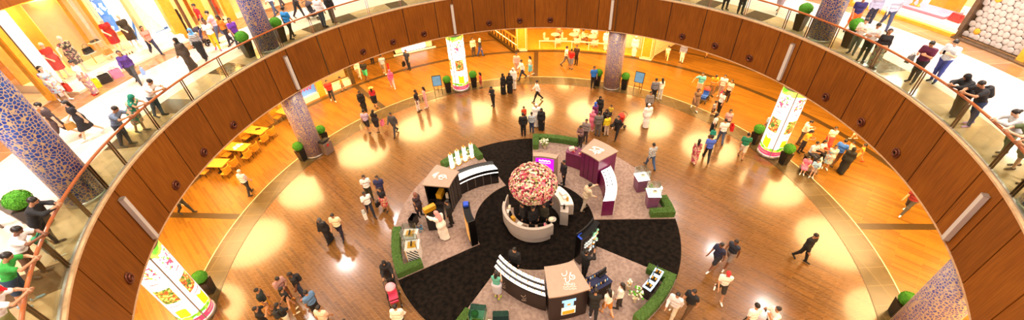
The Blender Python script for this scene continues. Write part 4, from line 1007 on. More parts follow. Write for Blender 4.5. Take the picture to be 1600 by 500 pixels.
def sdf_mesh(prims, h, k, cuts=(), keepk=None):
    """smooth union of the primitives, minus the half spaces in cuts [(normal, point)], as quads"""
    lo = np.min([prim_box(p, 2 * h)[0] for p in prims], 0); hi = np.max([prim_box(p, 2 * h)[1] for p in prims], 0)
    n = np.ceil((hi - lo) / h).astype(int) + 1; ax = [lo[i] + h * np.arange(n[i]) for i in range(3)]
    F = np.full(n, 1.0, np.float32)
    for p in prims:
        a, b = prim_box(p, k + 2.5 * h); i0 = np.maximum(((a - lo) / h).astype(int), 0); i1 = np.minimum(np.ceil((b - lo) / h).astype(int) + 1, n)
        G = np.stack(np.meshgrid(ax[0][i0[0]:i1[0]], ax[1][i0[1]:i1[1]], ax[2][i0[2]:i1[2]], indexing='ij'), -1)
        d = prim_d(p, G); S = F[i0[0]:i1[0], i0[1]:i1[1], i0[2]:i1[2]]
        e = np.maximum(k - np.abs(S - d), 0) / k; S[...] = np.minimum(S, d) - e * e * k * .25
    if cuts:
        G = np.stack(np.meshgrid(*ax, indexing='ij'), -1)
        for c in cuts:
            if isinstance(c[0], str): F = np.maximum(F, -prim_d(c[1], G))
            else: F = np.maximum(F, (G - v3(*c[1])) @ v3(*c[0]))
    s = F < 0
    off = [(i, j, l) for i in (0, 1) for j in (0, 1) for l in (0, 1)]
    sl = lambda o: tuple(slice(o[i], n[i] - 1 + o[i]) for i in range(3))
    cnt = sum(s[sl(o)].astype(np.int8) for o in off); act = (cnt > 0) & (cnt < 8)
    idx = np.argwhere(act); val = np.stack([F[sl(o)][act] for o in off], 1); pos = np.array(off, float)
    acc = np.zeros((len(idx), 3)); m = np.zeros(len(idx))
    for i in range(8):
        for j in range(i + 1, 8):
            if abs(pos[i] - pos[j]).sum() != 1: continue
            x = (val[:, i] < 0) != (val[:, j] < 0); t = np.where(x, val[:, i] / np.where(x, val[:, i] - val[:, j], 1), 0)
            acc += np.where(x[:, None], pos[i] + t[:, None] * (pos[j] - pos[i]), 0); m += x
    V = lo + h * (idx + acc / m[:, None])
    vid = -np.ones(act.shape, int); vid[act] = np.arange(len(idx)); Q = []
    for d in range(3):
        u, w = [q for q in range(3) if q != d]
        A = [slice(None)] * 3; B = [slice(None)] * 3; A[d] = slice(0, -1); B[d] = slice(1, None)
        for q in (u, w): A[q] = slice(1, -1); B[q] = slice(1, -1)
        ch = s[tuple(A)] != s[tuple(B)]; e = np.argwhere(ch); ins = s[tuple(A)][ch]
        e[:, u] += 1; e[:, w] += 1
        def cell(du, dw): c = e.copy(); c[:, u] -= du; c[:, w] -= dw; return vid[c[:, 0], c[:, 1], c[:, 2]]
        q4 = np.stack([cell(1, 1), cell(0, 1), cell(0, 0), cell(1, 0)], 1)
        flip = ins if d != 1 else ~ins
        q4[~flip] = q4[~flip][:, ::-1]; Q.append(q4)
    return V, np.concatenate(Q)
POSES = {  # torso lean, head pitch, legs (hip, knee) L R, arms (flex, abduct, elbow, inward) L R
    'stand': (0, 4, (2, 2), (-3, 3), (4, 8, 14, 5), (2, 9, 12, 5)),
    'walk': (3, 4, (24, 6), (-17, 24), (-20, 8, 14, 4), (20, 8, 26, 8)),
    'stroll': (2, 8, (14, 4), (-11, 16), (-12, 8, 14, 4), (12, 8, 22, 8)),
    'phone': (3, 28, (3, 3), (-4, 4), (20, 8, 96, 30), (18, 8, 92, 28)),
    'photo': (0, 2, (4, 3), (-5, 5), (62, 14, 92, 26), (58, 14, 96, 30)),
    'lean': (25, 22, (-6, 0), (-15, 8), (60, 12, 33, 48), (60, 12, 34, 46)),
    'pose': (0, 0, (3, 2), (-4, 6), (-6, 16, 30, 10), (8, 20, 50, 20)),
    'push': (8, 6, (20, 6), (-16, 22), (38, 9, 44, 4), (38, 9, 44, 4)),
    'sit': (4, 8, (84, 86), (82, 82), (32, 10, 78, 20), (28, 10, 80, 20)),
    'reach': (14, 18, (6, 4), (-12, 8), (70, 6, 16, 4), (14, 10, 40, 10)),
    'point': (0, 2, (3, 2), (-4, 3), (3, 8, 14, 5), (30, 62, 14, 0)),
}
JT = {}
def joints(kind, pose):
    if (kind, pose) in JT: return JT[kind, pose]
    lean, hp, lL, lR, aL, aR = POSES[pose]; f = kind == 'w'; ch = kind == 'c'
    sh, hp_w = (.162, .092) if f else (.186, .088)
    th, sn, ua, fa = .43, .42, .29, .255
    J = {}; up = v3(0, math.sin(R_(lean)), math.cos(R_(lean))); fwd = v3(0, math.cos(R_(lean)), -math.sin(R_(lean)))
    J['pel'] = v3(0, 0, 0); J['up'] = up; J['fwd'] = fwd
    J['wai'] = up * .17; J['che'] = up * .36; J['nek'] = up * .52
    hu = v3(0, math.sin(R_(lean * .5 + hp)), math.cos(R_(lean * .5 + hp))); hf = v3(0, hu[2], -hu[1]); J['hu'], J['hf'] = hu, hf
    J['hs'] = 1.32 if ch else 1.0; J['hd'] = J['nek'] + hu * (.155 * (1.1 if ch else 1)) + hf * .015
    for sd, lg, ar in ((-1, lL, aL), (1, lR, aR)):
        h_ = v3(sd * hp_w, 0, -.03); a, b = R_(lg[0]), R_(lg[0] - lg[1])
        k = h_ + v3(sd * .012, math.sin(a), -math.cos(a)) * th; an = k + v3(sd * .004, math.sin(b), -math.cos(b)) * sn
        ft = R_(0 if pose == 'sit' else min(0, (lg[0] - lg[1])) * .8); fd = v3(sd * .22, math.cos(ft), math.sin(ft)); fd /= np.linalg.norm(fd)
        J['hip', sd], J['kne', sd], J['ank', sd], J['toe', sd] = h_, k, an, an + fd * .17 + v3(0, 0, -.045)
        J['hel', sd] = an - fd * .045 + v3(0, 0, -.045)
        s0 = up * .455 + v3(sd * sh, 0, 0); fl, ab, el, inn = [R_(x) for x in ar]
        d1 = v3(sd * math.sin(ab), math.cos(ab) * math.sin(fl), -math.cos(ab) * math.cos(fl))
        d2 = v3(sd * math.sin(ab) * .5 - sd * math.sin(inn), math.cos(inn) * math.sin(fl + el), -math.cos(inn) * math.cos(fl + el)); d2 /= np.linalg.norm(d2)
        e = s0 + d1 * ua; w_ = e + d2 * fa; J['sho', sd], J['elb', sd], J['wri', sd], J['hdir', sd] = s0, e, w_, d2
    z0 = min(min(J['toe', s][2], J['hel', s][2]) for s in (-1, 1)) - .03
    for q in list(J):
        if q not in ('up', 'fwd', 'hu', 'hf', 'hs') and not (isinstance(q, tuple) and q[0] == 'hdir'): J[q] = J[q] - v3(0, 0, z0)
    JT[kind, pose] = J; return J
def bar(c, x, w, r): return cap(c - v3(w, 0, 0), c + v3(w, 0, 0), r)
def torso(J, kind, g=0.):
    up, fw = J['up'], J['fwd']; P = []
    if kind == 'w': P += [bar(J['pel'], 0, .075, .112 + g), bar(J['wai'], 0, .052, .094 + g), bar(J['che'], 0, .075, .098 + g), bar(J['pel'] + up * .45, 0, .125, .054 + g)]; P += [ell(J['che'] + fw * .07 + v3(s * .065, 0, 0) - up * .02, (.06 + g,) * 3) for s in (-1, 1)]
    else: P += [bar(J['pel'], 0, .072, .112 + g), bar(J['wai'], 0, .07, .104 + g), bar(J['che'], 0, .10, .108 + g), bar(J['pel'] + up * .455, 0, .145, .058 + g)]
    return P
def arms(J, kind, g=0., upto=1.0):
    P = []; f = .88 if kind == 'w' else 1.
    for s in (-1, 1):
        a, e, w = J['sho', s], J['elb', s], J['wri', s]
        if upto <= .5: P.append(cap(a, a + (e - a) * upto * 2, (.052 + g) * f, (.046 + g) * f))
        else: P += [cap(a, e, (.052 + g) * f, (.041 + g) * f), cap(e, e + (w - e) * ((upto - .5) * 2), (.041 + g) * f, (.03 + g) * f)]
    return P
def legs(J, kind, g=0., upto=1.0):
    P = []
    for s in (-1, 1):
        h_, k, a = J['hip', s], J['kne', s], J['ank', s]
        if upto <= .5: P.append(cap(h_, h_ + (k - h_) * upto * 2, .086 + g, .064 + g))
        else: P += [cap(h_, k, .086 + g, .056 + g), cap(k + v3(0, -.008, 0), k + (a - k) * ((upto - .5) * 2), .056 + g, .05 + g if upto < .9 else .036 + g)]
    return P
def head(J):
    s, hu, hf = J['hs'], J['hu'], J['hf']; c = J['hd']; at = lambda x, y, z: c + v3(x, 0, 0) * s + hf * y * s + hu * z * s
    P = [cap(J['nek'] - J['up'] * .03, c - hu * .04 * s, .052, .05), ell(at(0, -.012, .03), (.077 * s, .098 * s, .094 * s)), cap(at(0, .018, -.01), at(0, .034, -.062), .066 * s, .04 * s)]
    P += [cap(at(0, .088, .012), at(0, .1, -.018), .009 * s, .014 * s)]
    for x in (-1, 1): P += [ell(at(x * .08, -.01, -.002), (.013 * s, .024 * s, .032 * s)), ell(at(x * .034, .072, .032), (.026 * s, .016 * s, .01 * s))]
    P += [cap(at(-.018, .083, -.048), at(.018, .083, -.048), .009 * s)]
    return P, at
def hands(J):
    P = []
    for s in (-1, 1):
        w, d = J['wri', s], J['hdir', s]; side = np.cross(d, v3(s, 0, 0)); side = side / (np.linalg.norm(side) + 1e-9)
        nrm = np.cross(d, side)
        for q in (-.5, .5): P.append(cap(w + d * .01 + side * q * .03, w + d * .085 + side * q * .05, .022, .019))
        for i, L in enumerate((.062, .075, .078, .066)):
            b = w + d * .09 + side * (i - 1.5) * -.0185; m = b + d * L * .55 - nrm * s * .006; P += [cap(b, m, .0092, .0088), cap(m, m + d * L * .4 + nrm * s * -.016, .0088, .0078)]
        tb = w + d * .03 + side * .034; P += [cap(tb, tb + d * .035 + side * .024, .0125, .0105), cap(tb + d * .035 + side * .024, tb + d * .068 + side * .028 - nrm * s * .008, .0105, .009)]
    return P
MC = {}
def finish(name, V, Q, mats, mi=None):
    me = bpy.data.meshes.new(name); nf = len(Q)
    me.vertices.add(len(V)); me.vertices.foreach_set('co', V.astype(np.float32).ravel()); me.loops.add(nf * 4); me.loops.foreach_set('vertex_index', Q.astype(np.int32).ravel())
    me.polygons.add(nf); me.polygons.foreach_set('loop_start', np.arange(0, nf * 4, 4, dtype=np.int32)); me.polygons.foreach_set('use_smooth', np.ones(nf, bool))
    for m in mats: me.materials.append(m)
    if mi is not None: me.polygons.foreach_set('material_index', mi.astype(np.int32))
    me.update(calc_edges=True); me.validate(); return me
def cloth_prims(part, J, kind):
    """primitives, voxel, blend, cuts for one garment"""
    up = J['up']; hem = lambda d: [(-up, J['pel'] + up * d)]; s = J['hs']; hu, hf = J['hu'], J['hf']; _, at = head(J)
    ncut = [(up, J['nek'] - up * .005)]
    wr = lambda g: torso(J, kind, g)
    if part == 'tshirt': return wr(.016) + arms(J, kind, .019, .32), .013, .06, hem(-.09) + ncut
    if part == 'long_shirt': return wr(.017) + arms(J, kind, .017, .96), .013, .06, hem(-.10) + ncut
    if part == 'jacket': return wr(.028) + arms(J, kind, .024, .96), .014, .06, hem(-.17) + ncut
    if part == 'tank_top': return wr(.014) + arms(J, kind, .012, .03), .013, .06, hem(-.10) + ncut
    if part == 'trousers': return [bar(J['pel'] - up * .01, 0, .075, .124)] + legs(J, kind, .017), .013, .05, [(up, J['pel'] + up * .09)]
    if part == 'shorts': return [bar(J['pel'] - up * .01, 0, .075, .126)] + legs(J, kind, .028, .46), .013, .05, [(up, J['pel'] + up * .09)]
    a = (J['ank', -1] + J['ank', 1]) / 2; kn = (J['kne', -1] + J['kne', 1]) / 2
    if part in ('skirt', 'dress', 'long_skirt', 'robe', 'wide_robe'):
        P = [bar(J['pel'], 0, .075, .125)]
        lo = (kn + v3(0, 0, -.06)) if part in ('skirt', 'dress') else a + v3(0, 0, -.02)
        if part in ('skirt', 'dress'): P += legs(J, kind, .05, .5) + ([cap(J['pel'], lo, .13, .16)] if kn[2] < J['pel'][2] - .2 else [])
        else:
            w = .2 if part == 'wide_robe' else .15
            P += legs(J, kind, .06 if part == 'wide_robe' else .045)
            if kn[2] < J['pel'][2] - .2: P.append(cap(J['pel'], lo, .14, w))
        cuts = [((0, 0, -1), (0, 0, lo[2]))]
        if part == 'dress': P += wr(.016) + arms(J, kind, .018, .2); cuts += ncut
        elif part in ('robe', 'wide_robe'):
            g = .03 if part == 'wide_robe' else .024; P += wr(g) + arms(J, kind, g, .97); cuts += ncut
            cuts[0] = ((0, 0, -1), (0, 0, .045))
        else: cuts += [(up, J['pel'] + up * .10)]
        return P, .016, .11, cuts
    if part in ('left_shoe', 'right_shoe'):
        P = []
        for q in ((-1,) if part == 'left_shoe' else (1,)): P += [cap(J['hel', q], J['toe', q], .036, .034), cap(J['hel', q] + v3(0, 0, .015), J['ank', q], .036, .04)]
        return P, .011, .03, []
    hd = ell(at(0, -.014, .034), (.088 * s, .109 * s, .104 * s))
    if part == 'hair_short': return [hd], .010, .02, [(hf * .8 - hu * .6, at(0, .034, .018)), (-hu, at(0, 0, -.06))]
    if part == 'hair_long': return [hd, cap(at(0, -.06, .0), J['nek'] - J['fwd'] * .085 - up * .12, .082 * s, .07)], .011, .05, [(hf * .85 - hu * .5, at(0, .03, .02))]
    if part == 'hair_bun': return [hd, ell(at(0, -.125, .03), (.045 * s,) * 3)], .010, .02, [(hf * .8 - hu * .6, at(0, .034, .018)), (-hu, at(0, 0, -.06))]
    if part == 'headscarf': return [ell(at(0, -.014, .03), (.094 * s, .114 * s, .11 * s)), cap(at(0, -.01, -.05), J['nek'] - up * .03, .085, .10), bar(J['nek'] - up * .06, 0, .11, .075)], .011, .06, [('ball', ell(at(0, .125, .0), (.056 * s, .085 * s, .08 * s)))]
    if part == 'ghutra': return [ell(at(0, -.014, .035), (.094 * s, .113 * s, .108 * s)), cap(at(0, -.06, 0), J['nek'] - J['fwd'] * .10 - up * .16, .095, .12), bar(J['nek'] - J['fwd'] * .04 - up * .05, 0, .11, .07)], .012, .06, [('ball', ell(at(0, .12, -.02), (.07 * s, .09 * s, .11 * s)))]
    if part == 'cap': return [ell(at(0, -.012, .045), (.092 * s, .112 * s, .1 * s)), cap(at(-.03, .10, .045), at(.03, .10, .045), .022 * s), cap(at(-.02, .145, .035), at(.02, .145, .035), .014 * s)], .010, .03, [(-hu, at(0, 0, .022))]
    if part == 'skullcap': return [ell(at(0, -.014, .04), (.09 * s, .11 * s, .104 * s))], .010, .03, [(-hu, at(0, 0, .045))]
    if part == 'sun_hat': return [ell(at(0, -.012, .06), (.092 * s, .11 * s, .09 * s)), ell(at(0, -.01, .055), (.19 * s, .2 * s, .02))], .010, .03, [(-hu, at(0, 0, .035))]
    if part == 'backpack': return [cap(J['che'] - J['fwd'] * .19 + up * .06, J['wai'] - J['fwd'] * .19, .10, .12)] + [cap(J['che'] - J['fwd'] * .13 + up * .1 + v3(q * .08, 0, 0), J['nek'] - up * .03 + v3(q * .09, 0, 0), .022) for q in (-1, 1)] + [cap(J['nek'] - up * .03 + v3(q * .09, 0, 0), J['che'] + J['fwd'] * .125 + v3(q * .09, 0, 0), .02) for q in (-1, 1)], .013, .05, []
    raise KeyError(part)
def body_mesh(kind, pose):
    key = ('body', kind, pose)
    if key in MC: return MC[key]
    J = joints(kind, pose); H, at = head(J)
    P = torso(J, kind) + arms(J, kind) + legs(J, kind) + H + hands(J)
    for q in (-1, 1): P += [cap(J['hel', q], J['toe', q], .03, .026), cap(J['hel', q], J['ank', q], .03, .034)]
    V, Q = sdf_mesh(P, .0095, .026)
    c = V[Q].mean(1); s = J['hs']; loc = np.stack([(c - J['hd'])[:, 0], (c - J['hd']) @ J['hf'], (c - J['hd']) @ J['hu']], 1) / s
    mi = np.zeros(len(Q), int); f = loc[:, 1] > .05
    mi[f & (np.abs(np.abs(loc[:, 0]) - .033) < .017) & (np.abs(loc[:, 2] - .016) < .009)] = 1
    mi[f & (np.abs(loc[:, 0]) < .024) & (np.abs(loc[:, 2] + .048) < .009)] = 2
    mi[f & (np.abs(np.abs(loc[:, 0]) - .035) < .022) & (np.abs(loc[:, 2] - .04) < .006)] = 3
    MC[key] = finish('person', V, Q, [M['skin'], M['eye'], M['lip'], M['brow']], mi); return MC[key]
def cloth_mesh(part, kind, pose):
    key = (part, kind, pose)
    if key not in MC:
        P, h, k, cuts = cloth_prims(part, joints(kind, pose), kind); V, Q = sdf_mesh(P, h, k, cuts)
        MC[key] = finish(part, V, Q, [M['hair'] if part.startswith('hair') else M['cloth']])
    return MC[key]
CODE = dict(ts='tshirt', tl='long_shirt', jk='jacket', tk='tank_top', tr='trousers', so='shorts', ss='skirt', sl='long_skirt', dr='dress', rb='robe', ab='wide_robe', sh='shoe', hs='hair_short', hl='hair_long', hb='hair_bun', hj='headscarf', gh='ghutra', cp='cap', sk='skullcap', ht='sun_hat', bp='backpack')
REF = dict(m=1.755, w=1.755, c=1.81)
SKIN = dict(L='#dcae8e', M='#b98560', D='#7a4d33')
def person(x, y, z, hd, kind, pose, h, skin, outfit, label, group):
    o = bpy.data.objects.new('person', body_mesh(kind, pose)); C.objects.link(o)
    o.location = (x, y, z); o.rotation_euler = (0, 0, R_(hd - 90)); s = h / REF[kind]; o.scale = (s, s, s); o.color = s2l(SKIN[skin])
    tag(o, label, 'person', group)
    for w_ in outfit.split():
        b = w_.split(':'); col = b[1] if len(b) > 1 else '1a120c'
        for part in (('left_shoe', 'right_shoe') if b[0] == 'sh' else (CODE[b[0]],)): dress_in(o, part, kind, pose, col, b)
    PJ[label] = (o, kind, pose, s)
    return o
PJ = {}
def dress_in(o, part, kind, pose, col, b):
    if 1:
        c = bpy.data.objects.new('shoe' if part.endswith('shoe') else part, cloth_mesh(part, kind, pose)); C.objects.link(c); c.parent = o; c.color = s2l(col)
        if len(b) > 2: c.material_slots[0].link = 'OBJECT'; c.material_slots[0].material = M[b[2]]
PEOPLE = [
(-14.04, 13.55, 0.0, 300.0, 'm', 'stroll', 1.8, 'M', 'ts:e0221c tr:2a2a33 sh:eee hs', 'man in a red T-shirt and dark jeans before the bright shop window', 'people on the ground floor'),
(-13.64, 15.06, 0.0, 200.0, 'c', 'stroll', 1.25, 'M', 'ts:e0791c so:7a5a3a sh:222 hs', 'child in an orange top in front of the bright shop window', 'people on the ground floor'),
(-11.26, 11.9, 0.0, 290.0, 'w', 'stroll', 1.65, 'M', 'ab:14110f hj:14110f sh:111', 'woman in a plain black abaya walking beside the woman in a hat', 'people on the ground floor'),
(-10.5, 12.25, 0.0, 100.0, 'w', 'stroll', 1.68, 'M', 'ts:c2202a ss:1a1514 ht:caa25a sh:111 hl', 'woman in a red top, black skirt and straw hat', 'people on the ground floor'),
(-10.29, 9.13, 0.0, 90.0, 'm', 'stroll', 1.72, 'M', 'ts:c9aec6 so:2a2326 sh:333 hs', 'man in a lilac shirt and dark shorts carrying a pale bag', 'people on the ground floor'),
(-9.69, 9.15, 0.0, 80.0, 'w', 'stroll', 1.66, 'M', 'dr:241c1c sh:222 hl', 'woman in a short black dress walking beside the man in lilac', 'people on the ground floor'),
(-8.39, 8.65, 0.0, 250.0, 'm', 'walk', 1.78, 'M', 'jk:4c4a4a tr:3f3e40 sh:111 hs', 'man in a grey suit walking alone across the ring', 'people on the ground floor'),
(-7.23, 11.38, 0.0, 350.0, 'm', 'stand', 1.74, 'D', 'ts:1a1818 tr:e8e2da sh:222 hs', 'man in a black shirt and white trousers facing the woman in pink', 'people on the ground floor'),
(-6.73, 11.85, 0.0, 190.0, 'w', 'stand', 1.68, 'M', 'tl:eaa9a6 tr:f0b6ae sh:eee hl', 'woman in a pale pink outfit with a dark shoulder bag', 'people on the ground floor'),
(-12.88, 17.09, 0.0, 280.0, 'w', 'stroll', 1.64, 'L', 'tl:f2e4cf tr:e8d2b4 sh:ddd hl', 'woman in white walking beside the green shorts man under the edge', 'people on the ground floor'),
(-12.18, 16.57, 0.0, 280.0, 'm', 'stroll', 1.74, 'D', 'ts:1c1a18 so:3fae74 sh:222 hs', 'man in a black T-shirt and green shorts', 'people on the ground floor'),
(-12.39, 19.62, 0.0, 270.0, 'm', 'stand', 1.74, 'M', 'jk:1a1716 tr:1a1716 sh:111 hs', 'man in black half hidden by the wooden edge', 'people on the ground floor'),
(-10.91, 17.53, 0.0, 100.0, 'm', 'stroll', 1.72, 'M', 'ts:8f9aa8 so:8a7a6a sh:eee hs', 'man in a grey striped top with a red bag near the pink woman', 'people on the ground floor'),
(-9.75, 15.02, 0.0, 110.0, 'w', 'walk', 1.62, 'M', 'tl:e0508c tr:f09ab0 hj:e0508c sh:eee', 'woman all in pink walking away with a pink headscarf', 'people on the ground floor'),
(-8.97, 18.1, 0.0, 250.0, 'm', 'stand', 1.8, 'M', 'ts:1e2436 tr:22222a sh:111 hs', 'man in dark clothes holding a black bag by the lit display front', 'people on the ground floor'),
(-3.59, 20.01, 0.0, 300.0, 'm', 'stand', 1.72, 'M', 'tl:d8c6a8 tr:4a4038 sh:333 hs', 'man in a beige shirt right of the lit flower pillar', 'people on the ground floor'),
(-2.99, 19.93, 0.0, 330.0, 'w', 'stroll', 1.64, 'M', 'tl:2a2a2e tr:2b4a9a hj:e6d8c2 sh:222', 'woman in blue trousers and pale scarf beside the beige shirt man', 'people on the ground floor'),
(-2.83, 14.32, 0.0, 170.0, 'c', 'stand', 1.3, 'M', 'ts:d84a3a so:9a4038 sh:444 hl', 'girl in a red top next to the topiary by the lit flower pillar', 'people on the ground floor'),
(-1.89, 11.5, 0.0, 230.0, 'w', 'phone', 1.66, 'M', 'jk:191617 tr:151313 sh:222 hl', 'woman in black with a white collar looking at her phone', 'people on the ground floor'),
(-1.12, 13.21, 0.0, 330.0, 'w', 'stand', 1.66, 'M', 'ab:100e0d hj:100e0d sh:111', 'woman in black abaya, left one of the abaya pair with a man in white', 'people on the ground floor'),
(-0.63, 13.31, 0.0, 280.0, 'w', 'stand', 1.62, 'M', 'ab:0d0b0b hj:0d0b0b sh:111', 'woman in black abaya, right one of the pair, next to the man in white', 'people on the ground floor'),
(-0.32, 13.83, 0.0, 240.0, 'm', 'stand', 1.76, 'M', 'rb:f2ece0 gh:f4efe6 sh:432', 'man in white robe and headscarf behind the two abaya women', 'people on the ground floor'),
(0.04, 16.41, 0.0, 260.0, 'm', 'stand', 1.74, 'M', 'tl:e9bfae tr:d9b09c sh:333 hs', 'person in pale pink walking behind the white shirt man with jeans', 'people on the ground floor'),
(0.4, 15.28, 0.0, 200.0, 'm', 'walk', 1.72, 'M', 'tl:f4efe8 tr:2c3346 sh:222 hs', 'man in a white shirt and dark jeans left of the dark floor stripe', 'people on the ground floor'),
(1.09, 15.84, 0.0, 190.0, 'w', 'stroll', 1.66, 'M', 'ts:f0d8c4 ss:6cc4d4 sh:eee hl', 'woman in a turquoise skirt beside the dark floor stripe', 'people on the ground floor'),
(1.32, 11.86, 0.0, 190.0, 'm', 'walk', 1.72, 'M', 'tl:f3efe8 tr:191514 sh:111 hs', 'man in a long white shirt and black trousers striding past the centre rear', 'people on the ground floor'),
(4.1, 17.17, 0.0, 340.0, 'm', 'walk', 1.76, 'M', 'ts:f2ece2 tr:7a7068 sh:222 hs', 'man in a white shirt before the rear cafe rail', 'people on the ground floor'),
(4.43, 16.55, 0.0, 60.0, 'm', 'stand', 1.74, 'M', 'ts:e2231c so:8f8f94 sh:333 hs', 'man in a red T-shirt and grey shorts before the rear cafe rail', 'people on the ground floor'),
(4.97, 17.29, 0.0, 240.0, 'm', 'stand', 1.7, 'M', 'ts:3a2a20 tr:3a2c22 sh:222 hs', 'man in dark brown behind the red T-shirt man', 'people on the ground floor'),
(5.61, 13.34, 0.0, 270.0, 'm', 'stand', 1.76, 'M', 'ts:2a72c8 tr:1b1918 sh:111 hs', 'man in a bright blue shirt standing at the rear mosaic column', 'people on the ground floor'),
(0.2, 9.3, 0.0, 280.0, 'c', 'stand', 1.2, 'M', 'ts:dc4a22 so:7a2a18 sh:222 hs', 'child in orange red behind the black suit man at the rear of the stand', 'people on the ground floor'),
(0.06, 7.67, 0.0, 90.0, 'm', 'stand', 1.74, 'M', 'jk:161313 tr:141212 sh:111 hs', 'man in a black suit seen from behind at the rear of the stand', 'people on the ground floor'),
(0.62, 7.98, 0.0, 80.0, 'm', 'stand', 1.55, 'M', 'tl:5d7d9a:check tr:2a3c5c sh:222 hs', 'boy in a blue checked shirt between the suit and the abaya', 'people on the ground floor'),
(0.97, 8.61, 0.0, 270.0, 'm', 'stand', 1.76, 'M', 'rb:f4efe6 sk:f7f3ec sh:543', 'man in white robe behind the boy in the blue checked shirt', 'people on the ground floor'),
(1.27, 8.21, 0.0, 250.0, 'w', 'stand', 1.66, 'M', 'ab:0e0c0c hj:0e0c0c sh:111', 'woman in black abaya right of the boy in the checked shirt', 'people on the ground floor'),
(4.49, 7.81, 0.0, 60.0, 'w', 'stand', 1.55, 'M', 'dr:e2708a hj:e8889c tr:d8607c sh:eee', 'girl in a pink dress and pink scarf beside the grey suit man', 'people on the ground floor'),
(4.8, 8.6, 0.0, 300.0, 'w', 'stand', 1.64, 'M', 'dr:6a1a52 hj:2a58c4 tr:222222 sh:222', 'woman in a purple dress and blue scarf behind the grey suit man', 'people on the ground floor'),
(5.23, 9.25, 0.0, 270.0, 'w', 'stand', 1.66, 'M', 'ab:121010 hj:121010 sh:111', 'woman in black abaya at the back of the family group', 'people on the ground floor'),
(4.75, 7.22, 0.0, 85.0, 'm', 'stand', 1.78, 'M', 'jk:6a645e tr:5f5a55 sh:222 hs', 'man in a grey suit seen from behind in the family group', 'people on the ground floor'),
(5.33, 7.66, 0.0, 240.0, 'w', 'stand', 1.66, 'M', 'ab:0d0c0c hj:0d0c0c sh:111', 'woman in black abaya between the grey suit and the yellow top', 'people on the ground floor'),
(5.29, 7.17, 0.0, 110.0, 'm', 'stand', 1.55, 'M', 'tl:e6c81c tr:cdb49a sh:332 hs', 'boy in a yellow top and beige trousers in the family group', 'people on the ground floor'),
(5.96, 9.02, 0.0, 240.0, 'c', 'stand', 1.1, 'M', 'ts:d8b83a so:3a3a3a sh:333 hs', 'small child in yellow beside the red stroller', 'people on the ground floor'),
(5.88, 6.89, 0.0, 230.0, 'w', 'walk', 1.7, 'L', 'jk:141112 tr:121010 sh:111 hb', 'woman in a black trouser suit walking away from the family group', 'people on the ground floor'),
(9.45, 11.05, 0.0, 80.0, 'm', 'stand', 1.74, 'M', 'tl:77777e tr:18181a sh:111 hs', 'person in a grey patterned top and black trousers near the easel', 'people on the ground floor'),
(9.94, 11.18, 0.0, 100.0, 'w', 'stand', 1.66, 'M', 'tl:f0e8dc tr:cfd0cc sh:ddd hl', 'woman in white with long hair beside the person in grey', 'people on the ground floor'),
(8.57, 9.38, 0.0, 260.0, 'm', 'stand', 1.74, 'M', 'tl:8a8078 tr:3a3634 sh:222 hs', 'man with dark hair half hidden behind the man in white robe', 'people on the ground floor'),
(8.0, 7.83, 0.0, 95.0, 'm', 'stand', 1.76, 'M', 'rb:f6f1e8 sk:faf6ee sh:543', 'man in white robe and white cap standing alone on the right rear', 'people on the ground floor'),
(12.82, 11.48, 0.0, 250.0, 'm', 'point', 1.76, 'M', 'ts:6cc8c8 so:e8cfa4 sh:ca3 hs', 'man in a turquoise shirt stretching one arm out', 'people on the ground floor'),
(13.62, 11.22, 0.0, 260.0, 'm', 'phone', 1.74, 'M', 'ts:ee8a14 so:b8803a sh:333 hs', 'man in an orange T-shirt right of the turquoise shirt man', 'people on the ground floor'),
(11.84, 9.6, 0.0, 260.0, 'w', 'walk', 1.66, 'M', 'dr:8a6a4a sh:eee hl', 'woman in a brown dress striding over the dark ring', 'people on the ground floor'),
(14.19, 11.05, 0.0, 230.0, 'm', 'stand', 1.72, 'M', 'ts:f2e8dc tr:d8c8b0 sh:ddd hs', 'man in a white shirt behind the stroller group', 'people on the ground floor'),
(14.39, 10.42, 0.0, 220.0, 'w', 'stand', 1.66, 'M', 'ts:e8c2b0 tr:3a2a2a sh:222 hl', 'woman in pale top holding a bright pink bag', 'people on the ground floor'),
(13.2, 8.97, 0.0, 200.0, 'w', 'stand', 1.68, 'M', 'ts:f2eadf tr:151313 sh:eee hl', 'woman in a white top and black trousers next to the striped child', 'people on the ground floor'),
(12.7, 8.71, 0.0, 300.0, 'c', 'stand', 1.15, 'M', 'ts:d8d0cc:stripe so:3a2a2a sh:333 hs', 'child in a striped top at the edge of the dark ring', 'people on the ground floor'),
(11.7, 6.47, 0.0, 330.0, 'w', 'stand', 1.68, 'M', 'ts:f4ece2 ss:171414 sh:222 hl', 'woman in a white top and black skirt carrying a teal bag', 'people on the ground floor'),
(12.71, 6.85, 0.0, 250.0, 'w', 'stand', 1.66, 'M', 'ts:d9a9a0 tr:6a5248 sh:222 hl', 'woman in a pale pink top beside the white shirt man in jeans', 'people on the ground floor'),
(11.9, 5.71, 0.0, 80.0, 'm', 'stroll', 1.76, 'M', 'ts:f6f1e8 tr:4a5a74 sh:222 hs', 'man in a white shirt and blue jeans seen from behind', 'people on the ground floor'),
(10.48, 4.22, 0.0, 70.0, 'm', 'walk', 1.78, 'M', 'ts:4a66c4 tr:1e1a1c sh:222 hs', 'man in a blue shirt and black trousers walking to the rear', 'people on the ground floor'),
(9.71, 4.06, 0.0, 60.0, 'w', 'stroll', 1.64, 'M', 'sl:b03a50:floral tl:a03848:floral sh:642 hl', 'woman in a red patterned sari with a long black plait', 'people on the ground floor'),
(7.11, 3.82, 0.0, 100.0, 'm', 'walk', 1.76, 'M', 'tl:2a2a30:check tr:3a5478 sh:222 hs', 'man in a black and white checked shirt beside the mauve cases', 'people on the ground floor'),
